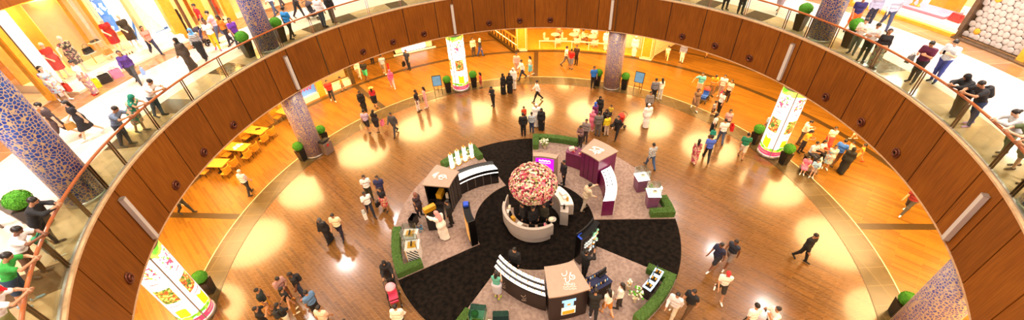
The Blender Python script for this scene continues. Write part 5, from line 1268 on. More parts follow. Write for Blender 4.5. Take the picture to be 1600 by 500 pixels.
(12.5, 4.22, 0.0, 60.0, 'm', 'stroll', 1.76, 'M', 'ts:1f7a58 so:e0d2ba sh:543 hs', 'man in a green T-shirt and cream shorts near the lit green pillar', 'people on the ground floor'),
(14.84, 6.03, 0.0, 90.0, 'm', 'stand', 1.74, 'M', 'ts:b8cfd8 tr:7a7a80 sh:333 hs', 'man in pale blue half hidden behind the lit green pillar', 'people on the ground floor'),
(16.47, 5.21, 0.0, 330.0, 'm', 'phone', 1.74, 'M', 'tl:e8dcc8 tr:5a4a3a sh:543 hs', 'man in a cream shirt right of the lit green pillar', 'people on the ground floor'),
(16.12, 4.44, 0.0, 300.0, 'w', 'phone', 1.64, 'M', 'ts:d8a82a tr:3a3030 sh:222 hl', 'woman in a yellow top at the back of the seated crowd', 'people on the ground floor'),
(16.16, 3.72, 0.0, 286.7, 'm', 'sit', 1.72, 'M', 'ts:b8c4cf tr:3a3a42 sh:222 hs', 'man in a pale grey shirt sitting in the crowd', 'people on the ground floor'),
(16.76, 3.9, 0.0, 286.7, 'w', 'sit', 1.62, 'M', 'ts:e6e0e0 tr:2a2628 sh:222 hl', 'woman in white sitting behind the two girls', 'people on the ground floor'),
(15.33, 2.8, 0.0, 232.4, 'c', 'sit', 1.35, 'L', 'dr:e87a9a sh:eee hl', 'girl in a pink dress sitting at the front of the crowd', 'people on the ground floor'),
(15.68, 2.53, 0.0, 232.4, 'c', 'sit', 1.35, 'L', 'ts:9cc8e8 so:8a7468 sh:eee hl', 'girl in a light blue top sitting at the front of the crowd', 'people on the ground floor'),
(17.63, 4.53, 0.0, 250.0, 'w', 'stroll', 1.66, 'M', 'ts:f0e2c8 sl:d05048 sh:543 hl', 'woman in a cream top with both hands raised to her head', 'people on the ground floor'),
(16.61, 2.92, 0.0, 240.0, 'w', 'stand', 1.62, 'M', 'dr:8ac0d0:floral sh:eee hl', 'woman in a blue and white patterned dress holding a baby bag', 'people on the ground floor'),
(17.24, 3.2, 0.0, 30.0, 'm', 'walk', 1.78, 'M', 'ts:3a72d4 tr:5a3a22 sh:222 hs', 'man in a bright blue T-shirt and brown trousers in the right crowd', 'people on the ground floor'),
(17.28, 2.55, 0.0, 40.0, 'w', 'stroll', 1.68, 'M', 'ab:1a1812 hj:1a1812 sh:111', 'woman in black abaya at the right end of the crowd', 'people on the ground floor'),
(18.38, 3.74, 0.0, 180.0, 'c', 'stand', 1.1, 'M', 'ts:e8d8b8 so:8a6a4a sh:333 hs', 'small child in cream behind the abaya woman of the right crowd', 'people on the ground floor'),
(19.88, 5.4, 0.0, 150.0, 'c', 'stroll', 1.2, 'L', 'ts:d82a22 so:e8d8c0 sh:eee hs', 'child in red running at the wooden edge on the right', 'people on the ground floor'),
(18.71, 3.36, 0.0, 140.0, 'c', 'walk', 1.25, 'M', 'ts:ee9a3a so:e8b060 sh:c22 hs', 'child in orange near the wooden edge on the right', 'people on the ground floor'),
(18.25, -0.64, 0.0, 200.0, 'm', 'walk', 1.76, 'M', 'ts:8a2a28 tr:4a4640 sh:f4f0ea hs', 'man in dark red half hidden by the wooden edge on the right', 'people on the ground floor'),
(-18.6, 2.24, 0.0, 350.0, 'm', 'walk', 1.76, 'M', 'jk:2a2618 tr:221e14 sh:222 hs', 'waiter in dark clothes striding out from the left terrace', 'people on the ground floor'),
(-15.71, 3.52, 0.0, 80.0, 'm', 'stroll', 1.74, 'L', 'ts:c9c2c8 tr:2a2422 sh:222 sk:d8cfc4', 'older man in a pale grey shirt walking away alone on the left', 'people on the ground floor'),
(-10.05, -0.31, 0.0, 250.0, 'w', 'stroll', 1.66, 'M', 'ab:131012 hj:5a5652 sh:111', 'woman in black abaya with a grey scarf beside the cream shirt man', 'people on the ground floor'),
(-9.44, -0.19, 0.0, 270.0, 'm', 'stroll', 1.78, 'M', 'ts:efdcb0 tr:20182c sh:222 hs', 'man in a cream shirt seen from behind beside the abaya woman', 'people on the ground floor'),
(-8.65, 2.53, 0.0, 290.0, 'm', 'stand', 1.74, 'M', 'ts:f2ede4 tr:3a3a2a bp:23304a sh:222 hs', 'man in white with a dark rucksack, rear left of the group of four', 'people on the ground floor'),
(-8.34, 1.3, 0.0, 300.0, 'm', 'walk', 1.74, 'D', 'ts:f6f2ea tr:1e2230 sh:222 hs', 'man in a white shirt carrying a white bag, front left of the four', 'people on the ground floor'),
(-7.92, 2.42, 0.0, 280.0, 'm', 'stand', 1.74, 'M', 'ts:2e3058 tr:3a3440 bp:3a4438 sh:222 hs', 'man in navy with a rucksack, rear right of the group of four', 'people on the ground floor'),
(-7.61, 1.57, 0.0, 250.0, 'w', 'stand', 1.66, 'M', 'ts:17141a ss:c83440:floral sh:222 hl', 'woman in black top and red patterned skirt with a black bag', 'people on the ground floor'),
(-6.48, -2.96, 0.0, 290.0, 'w', 'push', 1.66, 'M', 'ab:131012 hj:131012 sh:111', 'woman in black abaya pushing a pram along the black carpet edge', 'people on the ground floor'),
(-5.54, -5.29, 0.0, 90.0, 'm', 'stroll', 1.76, 'M', 'tl:f4ead6 tr:4a4038 sh:222 hs', 'man in a cream sweater walking behind the pram at the lower edge', 'people on the ground floor'),
(-11.32, -4.15, 0.0, 20.0, 'm', 'stand', 1.74, 'M', 'ts:1e2a26 so:d89a2a sh:222 hs', 'young man in dark green T-shirt and yellow shorts, left of the group', 'people on the ground floor'),
(-10.81, -3.56, 0.0, 330.0, 'm', 'phone', 1.72, 'M', 'ts:b88a80 tr:8a5a3a sh:c84 hs', 'young man in faded pink at the rear of the lower left group', 'people on the ground floor'),
(-10.24, -3.45, 0.0, 220.0, 'm', 'stand', 1.74, 'D', 'ts:1a1718 tr:2f3a4e bp:1c1a1e sh:e86 hs', 'young man in black with a rucksack in the lower left group', 'people on the ground floor'),
(-10.32, -4.19, 0.0, 50.0, 'm', 'stand', 1.76, 'M', 'tk:12100f tr:b07a34 sh:e8d8b8 hs', 'young man in a black sleeveless top and tan trousers', 'people on the ground floor'),
(-9.25, -4.38, 0.0, 150.0, 'm', 'stand', 1.74, 'M', 'ts:5a7ca0 tr:181616 sh:222 hs', 'young man in a denim blue shirt right of the lower left group', 'people on the ground floor'),
(-10.22, -4.87, 0.0, 60.0, 'm', 'photo', 1.72, 'M', 'ts:141414 so:d8d0b8 bp:2a2a2a sh:222 hs', 'young man in black with a rucksack and white shorts at the lower edge', 'people on the ground floor'),
(-11.02, -4.98, 0.0, 30.0, 'm', 'photo', 1.72, 'M', 'ts:16130f tr:2a2420 sh:222 hs', 'young man in black photographing the group at the lower edge', 'people on the ground floor'),
(-8.53, -5.14, 0.0, 80.0, 'm', 'stroll', 1.74, 'M', 'ts:e8c4a8 tr:5a4a42 sh:222 hs', 'young man in a pale peach shirt at the lower edge', 'people on the ground floor'),
(-7.38, -5.74, 0.0, 90.0, 'm', 'stand', 1.7, 'M', 'ts:d8b090 tr:4a3a32 sh:222 hs', 'person in a beige top only just in view at the lower edge', 'people on the ground floor'),
(7.84, -3.19, 0.0, 200.0, 'm', 'walk', 1.78, 'D', 'ts:23243e so:26262c sh:f0f0f0 hs', 'man in a navy T-shirt and dark shorts walking left of the vest man', 'people on the ground floor'),
(8.49, -3.09, 0.0, 210.0, 'm', 'walk', 1.8, 'D', 'tk:1c1a22:stripe so:8a7a70 sh:e8e4e4 hs', 'man in a dark sports vest walking behind the red cap man', 'people on the ground floor'),
(7.48, -4.57, 0.0, 250.0, 'm', 'walk', 1.76, 'M', 'ts:f2ead8 so:3a332a sh:f0ece4 cp:d22a28', 'man in a cream T-shirt and a red and white cap', 'people on the ground floor'),
(5.22, -5.38, 0.0, 230.0, 'm', 'walk', 1.78, 'M', 'tl:d8d4d6 tr:c9b8a0 sh:e8e2da hs', 'man in a pale grey shirt and beige trousers at the pedestal hedge', 'people on the ground floor'),
(5.88, -5.3, 0.0, 210.0, 'm', 'walk', 1.78, 'M', 'ts:14171a tr:5a3f24 sh:222 hs', 'man in a black polo shirt and brown trousers beside the pale grey man', 'people on the ground floor'),
(7.87, -6.11, 0.0, 100.0, 'm', 'stroll', 1.78, 'M', 'ts:f4efe8 tr:1c1a1c sh:222 hs', 'man in a white shirt at the lower edge, left of the raised phone man', 'people on the ground floor'),
(8.55, -6.23, 0.0, 180.0, 'm', 'photo', 1.76, 'M', 'ts:f2e6d8 tr:2a2422 sh:222 hs', 'man in a white shirt holding a camera up at the lower edge', 'people on the ground floor'),
(11.81, -3.01, 0.0, 290.0, 'm', 'stroll', 1.8, 'M', 'jk:131110 tr:121010 sh:111 hs', 'man all in black walking alone on the right side of the hall', 'people on the ground floor'),
(-5.71, 1.0, 0.056, 330.0, 'w', 'stand', 1.66, 'M', 'dr:3a2a2e hj:8a5a4a tr:222222 sh:222', 'woman in dark brown behind the long yellow gift box', 'people at the perfume stand'),
(-4.33, -0.61, 0.056, 140.0, 'm', 'reach', 1.78, 'M', 'rb:f4ecdc gh:e8968c sh:543', 'man in white robe with a red and white headscarf at the black counter', 'people at the perfume stand'),
(-4.01, 0.2, 0.056, 190.0, 'm', 'stand', 1.76, 'M', 'jk:17150f tr:151310 sh:111 hs', 'salesman in a black suit beside the man in the white robe', 'people at the perfume stand'),
(0.08, -0.43, 0.015, 300.0, 'm', 'stand', 1.7, 'M', 'jk:161416 tr:141214 sh:111 hs', 'salesman in a black suit with grey tie under the flower ball, middle one', 'people on the ground floor'),
(0.62, -0.25, 0.015, 240.0, 'm', 'stand', 1.68, 'M', 'jk:2e2c1e tr:1c1a14 sh:111 hs', 'salesman in a dark olive jacket at the round counter', 'people on the ground floor'),
(-0.4, -0.16, 0.015, 200.0, 'm', 'stand', 1.68, 'M', 'jk:121012 tr:121012 sh:111 hs', 'salesman in black at the left of the round counter', 'people on the ground floor'),
(0.79, 0.48, 0.015, 320.0, 'w', 'phone', 1.6, 'M', 'jk:2a2a30 tr:222026 sh:111 hl', 'saleswoman in dark grey behind the salesmen under the flower ball', 'people on the ground floor'),
(2.82, 0.78, 0.015, 20.0, 'm', 'reach', 1.78, 'L', 'jk:c8b69a tr:c2b4a0 sh:543 hs', 'man in a beige suit reaching over the glowing plum counter', 'people at the perfume stand'),
(3.84, 6.51, 0.056, 240.0, 'm', 'stand', 1.74, 'M', 'tl:8a7a74 tr:4a3a3a sh:222 hs', 'man in grey behind the plum sales counter', 'people at the perfume stand'),
(3.45, 6.07, 0.056, 230.0, 'w', 'phone', 1.66, 'M', 'tl:7a5a58 tr:2a2424 sh:222 hl', 'woman in dusky pink behind the plum sales counter', 'people at the perfume stand'),
(1.99, 2.77, 0.056, 200.0, 'm', 'stand', 1.72, 'M', 'jk:1a1416 tr:151214 sh:111 hs', 'salesman in black beside the magenta screen', 'people at the perfume stand'),
(-1.71, -4.05, 0.056, 70.0, 'w', 'phone', 1.66, 'L', 'tk:5fae98 ss:c9c4cc sh:b8d048 hl', 'woman in a green top and pale grey shorts at the three-tier counter', 'people at the perfume stand'),
(-0.89, -2.89, 0.056, 240.0, 'm', 'stand', 1.76, 'M', 'jk:161416 tr:141214 sh:111 hs', 'salesman in black suit behind the three-tier counter', 'people on the ground floor'),
(2.1, -3.27, 0.056, 40.0, 'm', 'photo', 1.78, 'M', 'jk:171515 tr:141212 sh:111 hs', 'man in a black suit holding a phone up near the green letter screen', 'people on the ground floor'),
(2.11, -5.27, 0.056, 80.0, 'm', 'reach', 1.76, 'M', 'ts:16140f tr:1a1a22 sh:ccd hs', 'man in black leaning over the crowded dark sales counter', 'people on the ground floor'),
(2.69, -5.11, 0.056, 120.0, 'w', 'stroll', 1.68, 'L', 'ts:eadfcc so:c07a2a sh:c84 hl', 'woman in a cream top at the crowded dark sales counter', 'people on the ground floor'),
(3.24, -4.85, 0.056, 150.0, 'w', 'stand', 1.66, 'M', 'tl:efe6da tr:2a2422 sh:222 hl', 'woman with long dark hair right of the cream top woman', 'people on the ground floor'),
(5.79, 22.33, 0.072, 240.0, 'm', 'sit', 1.74, 'M', 'rb:f4e8d4 gh:f4ecdc sh:543', 'guest in white robe sitting behind the second round cafe table from the left', 'people on the ground floor'),
(4.18, 22.57, 0.072, 240.0, 'w', 'sit', 1.66, 'M', 'tl:e88a5a tr:7a4a2a hj:e8c49a sh:222', 'guest in peach sitting at the left round cafe table', 'people on the ground floor'),
(6.11, 21.13, 0.072, 350.0, 'm', 'sit', 1.74, 'M', 'tl:f0d8b4 tr:8a5a3a sh:222 hs', 'guest in a cream shirt sitting left of the middle cafe table', 'people on the ground floor'),
(7.3, 21.69, 0.072, 240.0, 'm', 'sit', 1.76, 'M', 'rb:f8f2e8 gh:f8f4ec sh:543', 'guest in bright white robe sitting behind the middle cafe table', 'people on the ground floor'),
(7.9, 19.63, 0.07, 250.0, 'm', 'stand', 1.76, 'M', 'rb:f6efe2 gh:f6f0e6 sh:543', 'man in white robe standing left of the rear mosaic column', 'guests of the rear cafe'),
(9.99, 18.22, 0.0, 240.0, 'm', 'stand', 1.78, 'M', 'rb:f2e6da sk:f2e6da sh:543', 'man in a pale robe standing between the rear column and gold pillar', 'people on the ground floor'),
(12.42, 17.17, 0.0, 250.0, 'c', 'walk', 1.3, 'M', 'ts:f2e2b8 tr:f0d88a sh:d84 hs', 'child in pale yellow walking right of the right gold pillar', 'people on the ground floor'),
(13.42, 16.57, 0.0, 230.0, 'm', 'stand', 1.8, 'M', 'tl:7a7a92 tr:f0e6d8 sh:543 hs', 'man in grey top and white trousers cut off by the wooden edge', 'people on the ground floor'),
(15.72, 17.23, 0.0, 200.0, 'c', 'stroll', 1.2, 'M', 'ts:e8b04a so:e0a850 sh:222 hs', 'child in yellow just visible under the wooden edge on the right', 'people on the ground floor'),
(-18.14, 3.98, 6.98, 300.0, 'w', 'walk', 1.68, 'M', 'tl:4a2a78 tr:3a3a3c sh:222 hl', 'woman in a purple jacket with a blue bag on the upper floor', 'people on the upper floor'),
(-19.3, 7.21, 6.98, 330.0, 'w', 'walk', 1.62, 'M', 'ts:e8806e tr:2a2c44 sh:543 hl', 'girl in a coral top and dark jeans below the lit dress poster', 'people on the upper floor'),
(-19.57, 10.22, 6.98, 270.0, 'w', 'stand', 1.66, 'M', 'ab:241c16 hj:1c1613 sh:111', 'woman in black abaya beside the yellow gold shop front', 'people on the upper floor'),
(-16.17, 5.05, 6.98, 250.0, 'w', 'stroll', 1.68, 'M', 'ab:3a2e22 hj:16120f sh:111', 'woman in a dark brown patterned abaya nearest the railing', 'people on the upper floor'),
(-16.23, 6.27, 6.98, 280.0, 'w', 'stroll', 1.66, 'M', 'sl:161313 tl:d8cfc8:stripe hj:5a9ad0 sh:111', 'woman in a black skirt and striped top with a blue cap scarf', 'people on the upper floor'),
(-16.42, 8.49, 6.98, 200.0, 'm', 'push', 1.8, 'L', 'ts:f0a8b4 tr:5a6688 sh:222 hs', 'man in a pink shirt pushing a pram on the upper floor', 'people on the upper floor'),
(-18.04, 9.9, 6.98, 230.0, 'm', 'stand', 1.74, 'M', 'ts:d81c28 tr:2a2228 sh:222 hs', 'man in a bright red shirt behind the pram', 'people on the upper floor'),
(-16.17, 7.44, 6.98, 300.0, 'w', 'stroll', 1.66, 'D', 'ts:f4efe8 tr:e8c01a sh:c48 hl', 'woman in a white top and yellow trousers', 'people on the upper floor'),
(-15.78, 8.05, 6.98, 250.0, 'w', 'stroll', 1.64, 'D', 'ts:e87a1e tr:2a2430 sh:222 hl', 'woman in an orange top beside the purple T-shirt woman', 'people on the upper floor'),
(-14.89, 7.43, 6.98, 320.0, 'w', 'stroll', 1.68, 'M', 'ts:7a3ab8 tr:2a3448 sh:222 hl', 'woman in a purple T-shirt and jeans near the topiary', 'people on the upper floor'),
(-18.31, 11.98, 6.98, 200.0, 'w', 'stand', 1.66, 'M', 'ts:d8482a so:a83a20 sh:222 hl', 'woman in a red orange outfit at the gold shop door', 'people on the upper floor'),
(-17.68, -0.66, 6.98, 220.0, 'm', 'walk', 1.76, 'L', 'ts:3a2a2c so:4a3634 sh:a63 hs', 'man in dark brown shirt and shorts of the walking couple', 'people on the upper floor'),
(-16.92, -0.48, 6.98, 230.0, 'w', 'walk', 1.68, 'L', 'dr:1e1a1e sh:ddd hl', 'woman in a short black dress with a tan handbag, of the walking couple', 'people on the upper floor'),
(-20.57, 2.66, 6.98, 340.0, 'w', 'stroll', 1.68, 'L', 'dr:9ab8cc:floral sh:ddd hl', 'woman in a pale blue patterned dress with a red shopping bag', 'people on the upper floor'),
(-19.56, 3.12, 6.98, 250.0, 'w', 'stand', 1.66, 'M', 'ts:f4f0ec sl:9a7a84:floral sh:c22 hb', 'woman in a white top bending over bags before the fashion window', 'people on the upper floor'),
(-15.84, -5.14, 6.98, 350.0, 'm', 'walk', 1.78, 'L', 'tl:1f52b4 tr:8a8078 sh:654 hs', 'man in a blue jumper and grey trousers at the far left', 'people on the upper floor'),
(-14.95, -1.2, 6.98, 4.0, 'm', 'lean', 1.74, 'M', 'ts:6a7a92 tr:3a3f4c sh:332 hs', 'man in a grey blue shirt leaning on the left handrail', 'people leaning on the handrail'),
(-15.0, -0.31, 6.98, 4.0, 'w', 'lean', 1.7, 'M', 'dr:1c8a72:floral hj:178068 sh:222', 'woman in a green sari and green scarf leaning on the left handrail', 'people leaning on the handrail'),
(-14.98, 0.79, 6.98, 0.0, 'm', 'lean', 1.76, 'M', 'ts:f0ebe4 tr:4a5a6e sh:333 hs', 'man in a white shirt leaning on the left handrail', 'people leaning on the handrail'),
(-13.75, -6.01, 6.98, 24.0, 'm', 'lean', 1.76, 'M', 'tl:1a1a1c tr:1c1a1e sh:111 hs', 'young man in a black shirt leaning on the handrail by the topiary', 'people leaning on the handrail'),
(-13.26, -7.02, 6.98, 20.0, 'm', 'lean', 1.74, 'D', 'ts:f0eeee tr:6a4a32 sh:654 hs', 'man in a white T-shirt leaning on the handrail between black and yellow', 'people leaning on the handrail'),
(-12.76, -7.88, 6.98, 30.0, 'm', 'lean', 1.72, 'M', 'ts:2f9a3a so:2a3c52 sh:8ab hs', 'man in a green and yellow football shirt leaning on the handrail', 'people leaning on the handrail'),
(-13.34, -6.54, 6.98, 26.0, 'c', 'stand', 1.15, 'M', 'ts:3a9a6e:stripe so:e8e2dc sh:ddd hs', 'small boy in a green striped shirt behind the railing glass', 'people leaning on the handrail'),
(-12.1, -8.86, 6.98, 36.0, 'm', 'lean', 1.72, 'M', 'ts:f2ece6 so:9a9a5a sh:444 cp:d8182a', 'man in a white T-shirt and red cap leaning on the handrail', 'people leaning on the handrail'),
(-11.23, -9.94, 6.98, 40.0, 'm', 'lean', 1.72, 'M', 'ts:e8e2da so:4a4a52 sh:444 cp:f0ece4', 'person in a white cap at the lower left corner', 'people leaning on the handrail'),
(-14.37, -7.48, 6.98, 30.0, 'm', 'stand', 1.74, 'M', 'jk:17161a tr:1a1a1e sh:111 hs', 'man in black standing behind the leaning men at the far left', 'people leaning on the handrail'),
(-12.52, 8.46, 6.98, 70.0, 'm', 'stroll', 1.74, 'M', 'ts:2a8ad8 tr:2a2624 sh:222 hs', 'man in a bright blue T-shirt between the upper column and the pram', 'people on the upper floor'),
(-15.12, 12.47, 6.98, 250.0, 'w', 'stroll', 1.68, 'M', 'tl:d8d4d0 tr:3a4a66 sh:222 hs', 'person in white walking behind the upper left column', 'people on the upper floor'),
(-15.28, 13.92, 6.98, 250.0, 'm', 'stroll', 1.76, 'M', 'tl:6a6468 tr:4a4648 sh:222 hs', 'man in grey walking behind the blue T-shirt man', 'people on the upper floor'),
(-13.31, 11.74, 6.98, 345.0, 'w', 'push', 1.68, 'M', 'tl:2a2626 tr:222024 sh:222 hl', 'woman in black pushing the pram on the upper floor', 'people on the upper floor'),
(-11.25, 9.97, 6.98, 80.0, 'm', 'stand', 1.78, 'M', 'jk:e0dde0 tr:4a5468 sh:333 hs', 'man in a white and navy jacket with jeans at the railing', 'people on the upper floor'),
(-10.85, 10.51, 6.98, 80.0, 'm', 'stand', 1.76, 'M', 'jk:2a262c tr:6a5a52 sh:333 bp:1c1a1e hs', 'man with a dark rucksack beside the man in jeans at the railing', 'people on the upper floor'),
(11.75, 9.08, 6.98, 270.0, 'm', 'stand', 1.8, 'M', 'jk:22262e tr:1e242c sh:111 hs', 'man in black trousers at the railing, left one of the pair', 'people on the upper floor'),
(12.28, 8.35, 6.98, 250.0, 'm', 'stand', 1.8, 'M', 'tl:3a4048 tr:262c36 sh:111 hs', 'man in black trousers at the railing, right one of the pair', 'people on the upper floor'),
(14.27, 8.18, 6.98, 220.0, 'w', 'walk', 1.68, 'L', 'ts:b88a90 ss:8a7a80 sh:444 hl', 'woman in a grey skirt striding behind the railing', 'people on the upper floor'),
(16.06, 5.03, 6.98, 250.0, 'm', 'stroll', 1.8, 'M', 'ts:2a2260 so:f06a20 sh:222 hs', 'man in a navy shirt and orange shorts beside the upper right column', 'people on the upper floor'),
(17.39, 5.66, 6.98, 250.0, 'm', 'stand', 1.78, 'M', 'tl:a8a8c4 tr:2a2a3e sh:222 hs', 'man in a lilac shirt behind the three people at the railing', 'people on the upper floor'),
(17.92, 5.24, 6.98, 240.0, 'm', 'walk', 1.8, 'L', 'tl:b0b4cc tr:3a4464 sh:222 hs', 'man in a pale blue shirt and jeans striding behind the railing group', 'people on the upper floor'),
(14.75, 2.85, 6.98, 220.0, 'w', 'phone', 1.66, 'L', 'ts:e8e2da tr:6a6a5a sh:222 hl', 'woman in white with dark hair, left of the three at the right railing', 'people on the upper floor'),
(14.7, 2.15, 6.98, 230.0, 'm', 'phone', 1.74, 'M', 'ts:f0eeee tr:3a4034 sh:222 hs', 'man in a white T-shirt, middle of the three at the right railing', 'people on the upper floor'),
(14.77, 1.57, 6.98, 240.0, 'w', 'stand', 1.66, 'M', 'tl:1c191c sl:a8a890:floral sh:ddd hl', 'woman in black top and flowered skirt, right of the three at the railing', 'people on the upper floor'),
(15.26, 0.1, 6.98, 200.0, 'm', 'phone', 1.78, 'M', 'ts:5a1a3a tr:2a2c34 sh:222 hs', 'man in a maroon shirt with a grey bag at the right railing', 'people on the upper floor'),
(16.1, 0.05, 6.98, 200.0, 'm', 'phone', 1.8, 'L', 'ts:ccd8e4 tr:3a4a9a sh:222 hs', 'man in a pale blue T-shirt looking at his phone behind the maroon man', 'people on the upper floor'),
(14.83, -2.27, 6.98, 172.0, 'w', 'lean', 1.7, 'M', 'ab:121114 hj:121114 sh:111', 'woman in black abaya leaning on the right handrail', 'people leaning on the handrail'),
(14.72, -2.89, 6.98, 168.0, 'm', 'lean', 1.78, 'M', 'ts:1c1a1e tr:2a3f68 sh:c9c bp:221f22 hs', 'man in a black T-shirt and jeans leaning on the right handrail', 'people leaning on the handrail'),
(14.31, -4.49, 6.98, 160.0, 'w', 'lean', 1.7, 'L', 'tl:b8bcc0 tr:7a8468 sh:543 hb', 'blonde woman in a pale grey cardigan leaning on the right handrail', 'people leaning on the handrail'),
(14.11, -5.08, 6.98, 160.0, 'm', 'lean', 1.76, 'L', 'ts:5e6a44 so:8a8068 sh:432 hs', 'man in an olive T-shirt leaning on the right handrail', 'people leaning on the handrail'),
(13.87, -5.72, 6.98, 150.0, 'm', 'lean', 1.74, 'M', 'ts:5ab0c4 so:6a6a72 sh:432 hs', 'person in turquoise at the right handrail near the picture edge', 'people leaning on the handrail'),
(15.92, -4.71, 6.98, 180.0, 'm', 'stand', 1.76, 'M', 'jk:1a1a1e tr:1c1c20 sh:111 hs', 'man in black behind the blonde woman at the far right', 'people leaning on the handrail')
]
for p in PEOPLE: person(*p)

# =====================================================================  MANNEQUINS, BAGS, PRAMS, PHONES
def mannequin(x, y, z, hd, h, pose, outfit, label):
    o = person(x, y, z, hd, 'w', pose, h, 'L', outfit, label, 'mannequins in the fashion window')
    o.name = 'mannequin'; o['category'] = 'mannequin'
    for i in range(4): o.material_slots[i].link = 'OBJECT'; o.material_slots[i].material = M['skinm']
for r, a, h, pose, fit, l in ((21.95, 168.8, 1.72, 'pose', 'dr:d8322a', 'pale mannequin in a short red dress nearest the dark-dressed mannequin'), (21.65, 167.2, 1.78, 'point', 'dr:4a4038:floral', 'pale mannequin in a dark patterned dress with one arm out'),
                              (22.15, 161.2, 1.74, 'pose', 'dr:c8141e', 'pale mannequin in a bright red dress beside the blue poster'), (21.7, 159.75, 1.74, 'pose', 'dr:4a3a2a', 'pale mannequin in a dark brown dress in front of the blue poster')):
    q = pol(r, a); mannequin(q[0], q[1], ZU + .363, a + 180, h, pose, fit, l)
def hand(label, side):
    o, kind, pose, s = PJ[label]; J = joints(kind, pose); p = (J['wri', side] + J['hdir', side] * .09) * s
    a = o.rotation_euler.z; return Vector((o.location.x + p[0] * math.cos(a) - p[1] * math.sin(a), o.location.y + p[0] * math.sin(a) + p[1] * math.cos(a), o.location.z + p[2])), math.degrees(a)
def held_bag(owner, side, col, label, size=(.34, .13, .36), paper=True):
    p, a = hand(owner, side); x, y, h = size; m = M.get('bag_' + col) or mat('bag_' + col, '#' + col, .55); M['bag_' + col] = m
    u = Vector((math.cos(R_(a)), math.sin(R_(a)), 0)) * (side * .15); g = 'bags carried by shoppers'
    if paper: t = shopping_bag(0, 0, 0, size, a + 90, m, label, g, at=(p.x + u.x, p.y + u.y, max(p.z - h - .10, 0)))
    else:
        t = thing('handbag', (p.x + u.x, p.y + u.y, p.z - h - .10), a + 90, label, 'bag', g); MB().taper((0, 0, 0), (x, y), (x * .8, y * .6), h).build('bag_body', m, t, bevel=.015)
        MB().tube([(-x * .3, 0, h), (-x * .22, 0, h + .08), (x * .22, 0, h + .08), (x * .3, 0, h)], .01, 6).build('handle', m, t)
held_bag('man in a lilac shirt and dark shorts carrying a pale bag', -1, 'e8d8a0', 'pale printed shopping bag carried by the man in lilac')
held_bag('woman in a short black dress walking beside the man in lilac', 1, 'e87a9a', 'pink shopping bag carried by the woman in a black dress')
held_bag('woman in a pale pink outfit with a dark shoulder bag', 1, '2a2430', 'dark handbag of the woman in pale pink', (.3, .12, .24), False)
held_bag('man in dark clothes holding a black bag by the lit display front', 1, '16130f', 'black bag held by the man before the lit display front')
held_bag('man in a grey striped top with a red bag near the pink woman', 1, 'd8281e', 'red bag carried by the man in the striped top')
held_bag('woman in pale top holding a bright pink bag', 1, 'f03a8a', 'bright pink bag of the woman in the right rear group', (.36, .14, .3))
held_bag('woman in a white top and black skirt carrying a teal bag', 1, '1fa08a', 'teal handbag carried by the woman in the black skirt', (.36, .14, .28), False)
held_bag('woman in a pale pink top beside the white shirt man in jeans', -1, 'e0242a', 'bright red bag between the woman in pink and the man in jeans', (.42, .16, .36))
held_bag('man in a white shirt carrying a white bag, front left of the four', 1, 'f2efe8', 'white shopping bag carried by the front left man of four', (.36, .16, .42))
held_bag('woman in black top and red patterned skirt with a black bag', 1, '18161a', 'round black bag of the woman in the red patterned skirt', (.34, .16, .28), False)
held_bag('woman in a purple jacket with a blue bag on the upper floor', -1, '7a9ad0', 'light blue bag of the woman in the purple jacket', (.34, .13, .3), False)
held_bag('woman in a pale blue patterned dress with a red shopping bag', -1, 'd83020', 'red shopping bag carried by the woman in pale blue')
held_bag('woman in a short black dress with a tan handbag, of the walking couple', 1, 'b8863a', 'tan handbag swinging from the woman in the short black dress', (.34, .14, .26), False)
held_bag('man in a maroon shirt with a grey bag at the right railing', 1, '6a6a68', 'grey bag of the man in the maroon shirt', (.36, .16, .3), False)
held_bag('woman in a green top and pale grey shorts at the three-tier counter', -1, 'e0b8a0', 'pale pink handbag of the woman in the green top', (.3, .12, .26), False)
held_bag('woman in a blue and white patterned dress holding a baby bag', 1, 'e8e0d0', 'cream bag of the woman in the blue patterned dress', (.34, .14, .3), False)
for (r, a, c, l) in ((20.35, 169.4, 'c8d820', 'lime green shopping bag before the fashion window'), (20.3, 167.9, '2a2420', 'dark bag on the floor right of the lime green bag'), (20.25, 166.4, 'c87a9a', 'flowered pink bag on the floor before the fashion window')):
    M['bag_' + c] = mat('bag_' + c, '#' + c, .55); q = pol(r, a); shopping_bag(0, 0, 0, (.42, .2, .4), a + 70, M['bag_' + c], l, 'bags on the upper floor', at=(q[0], q[1], ZU + .002))
def phone_for(owner, label, name='phone', d=(.075, .012, .15), m='black'):
    p, a = hand(owner, 1); p2, _ = hand(owner, -1); c = (p + p2) / 2; f = Vector((-math.sin(R_(a)), math.cos(R_(a)), 0))
    o = MB().box((0, 0, 0), d).build(name, M[m], None, c + f * .08 + Vector((0, 0, .06)), a, bevel=.003); tag(o, label, name, 'phones and cameras'); MB().box((0, -d[1] * .55, 0), (d[0] * .86, .002, d[2] * .9)).build('screen', M['bluelit'], o)
for w_, l in (('man in a black suit holding a phone up near the green letter screen', 'phone held up by the suited man near the letter screen'), ('man in a white shirt holding a camera up at the lower edge', 'phone held up by the white shirt man at the lower edge'),
              ('young man in black photographing the group at the lower edge', 'phone of the young man photographing at the lower edge'), ('man in a pale blue T-shirt looking at his phone behind the maroon man', 'phone of the man in the pale blue T-shirt')): phone_for(w_, l)
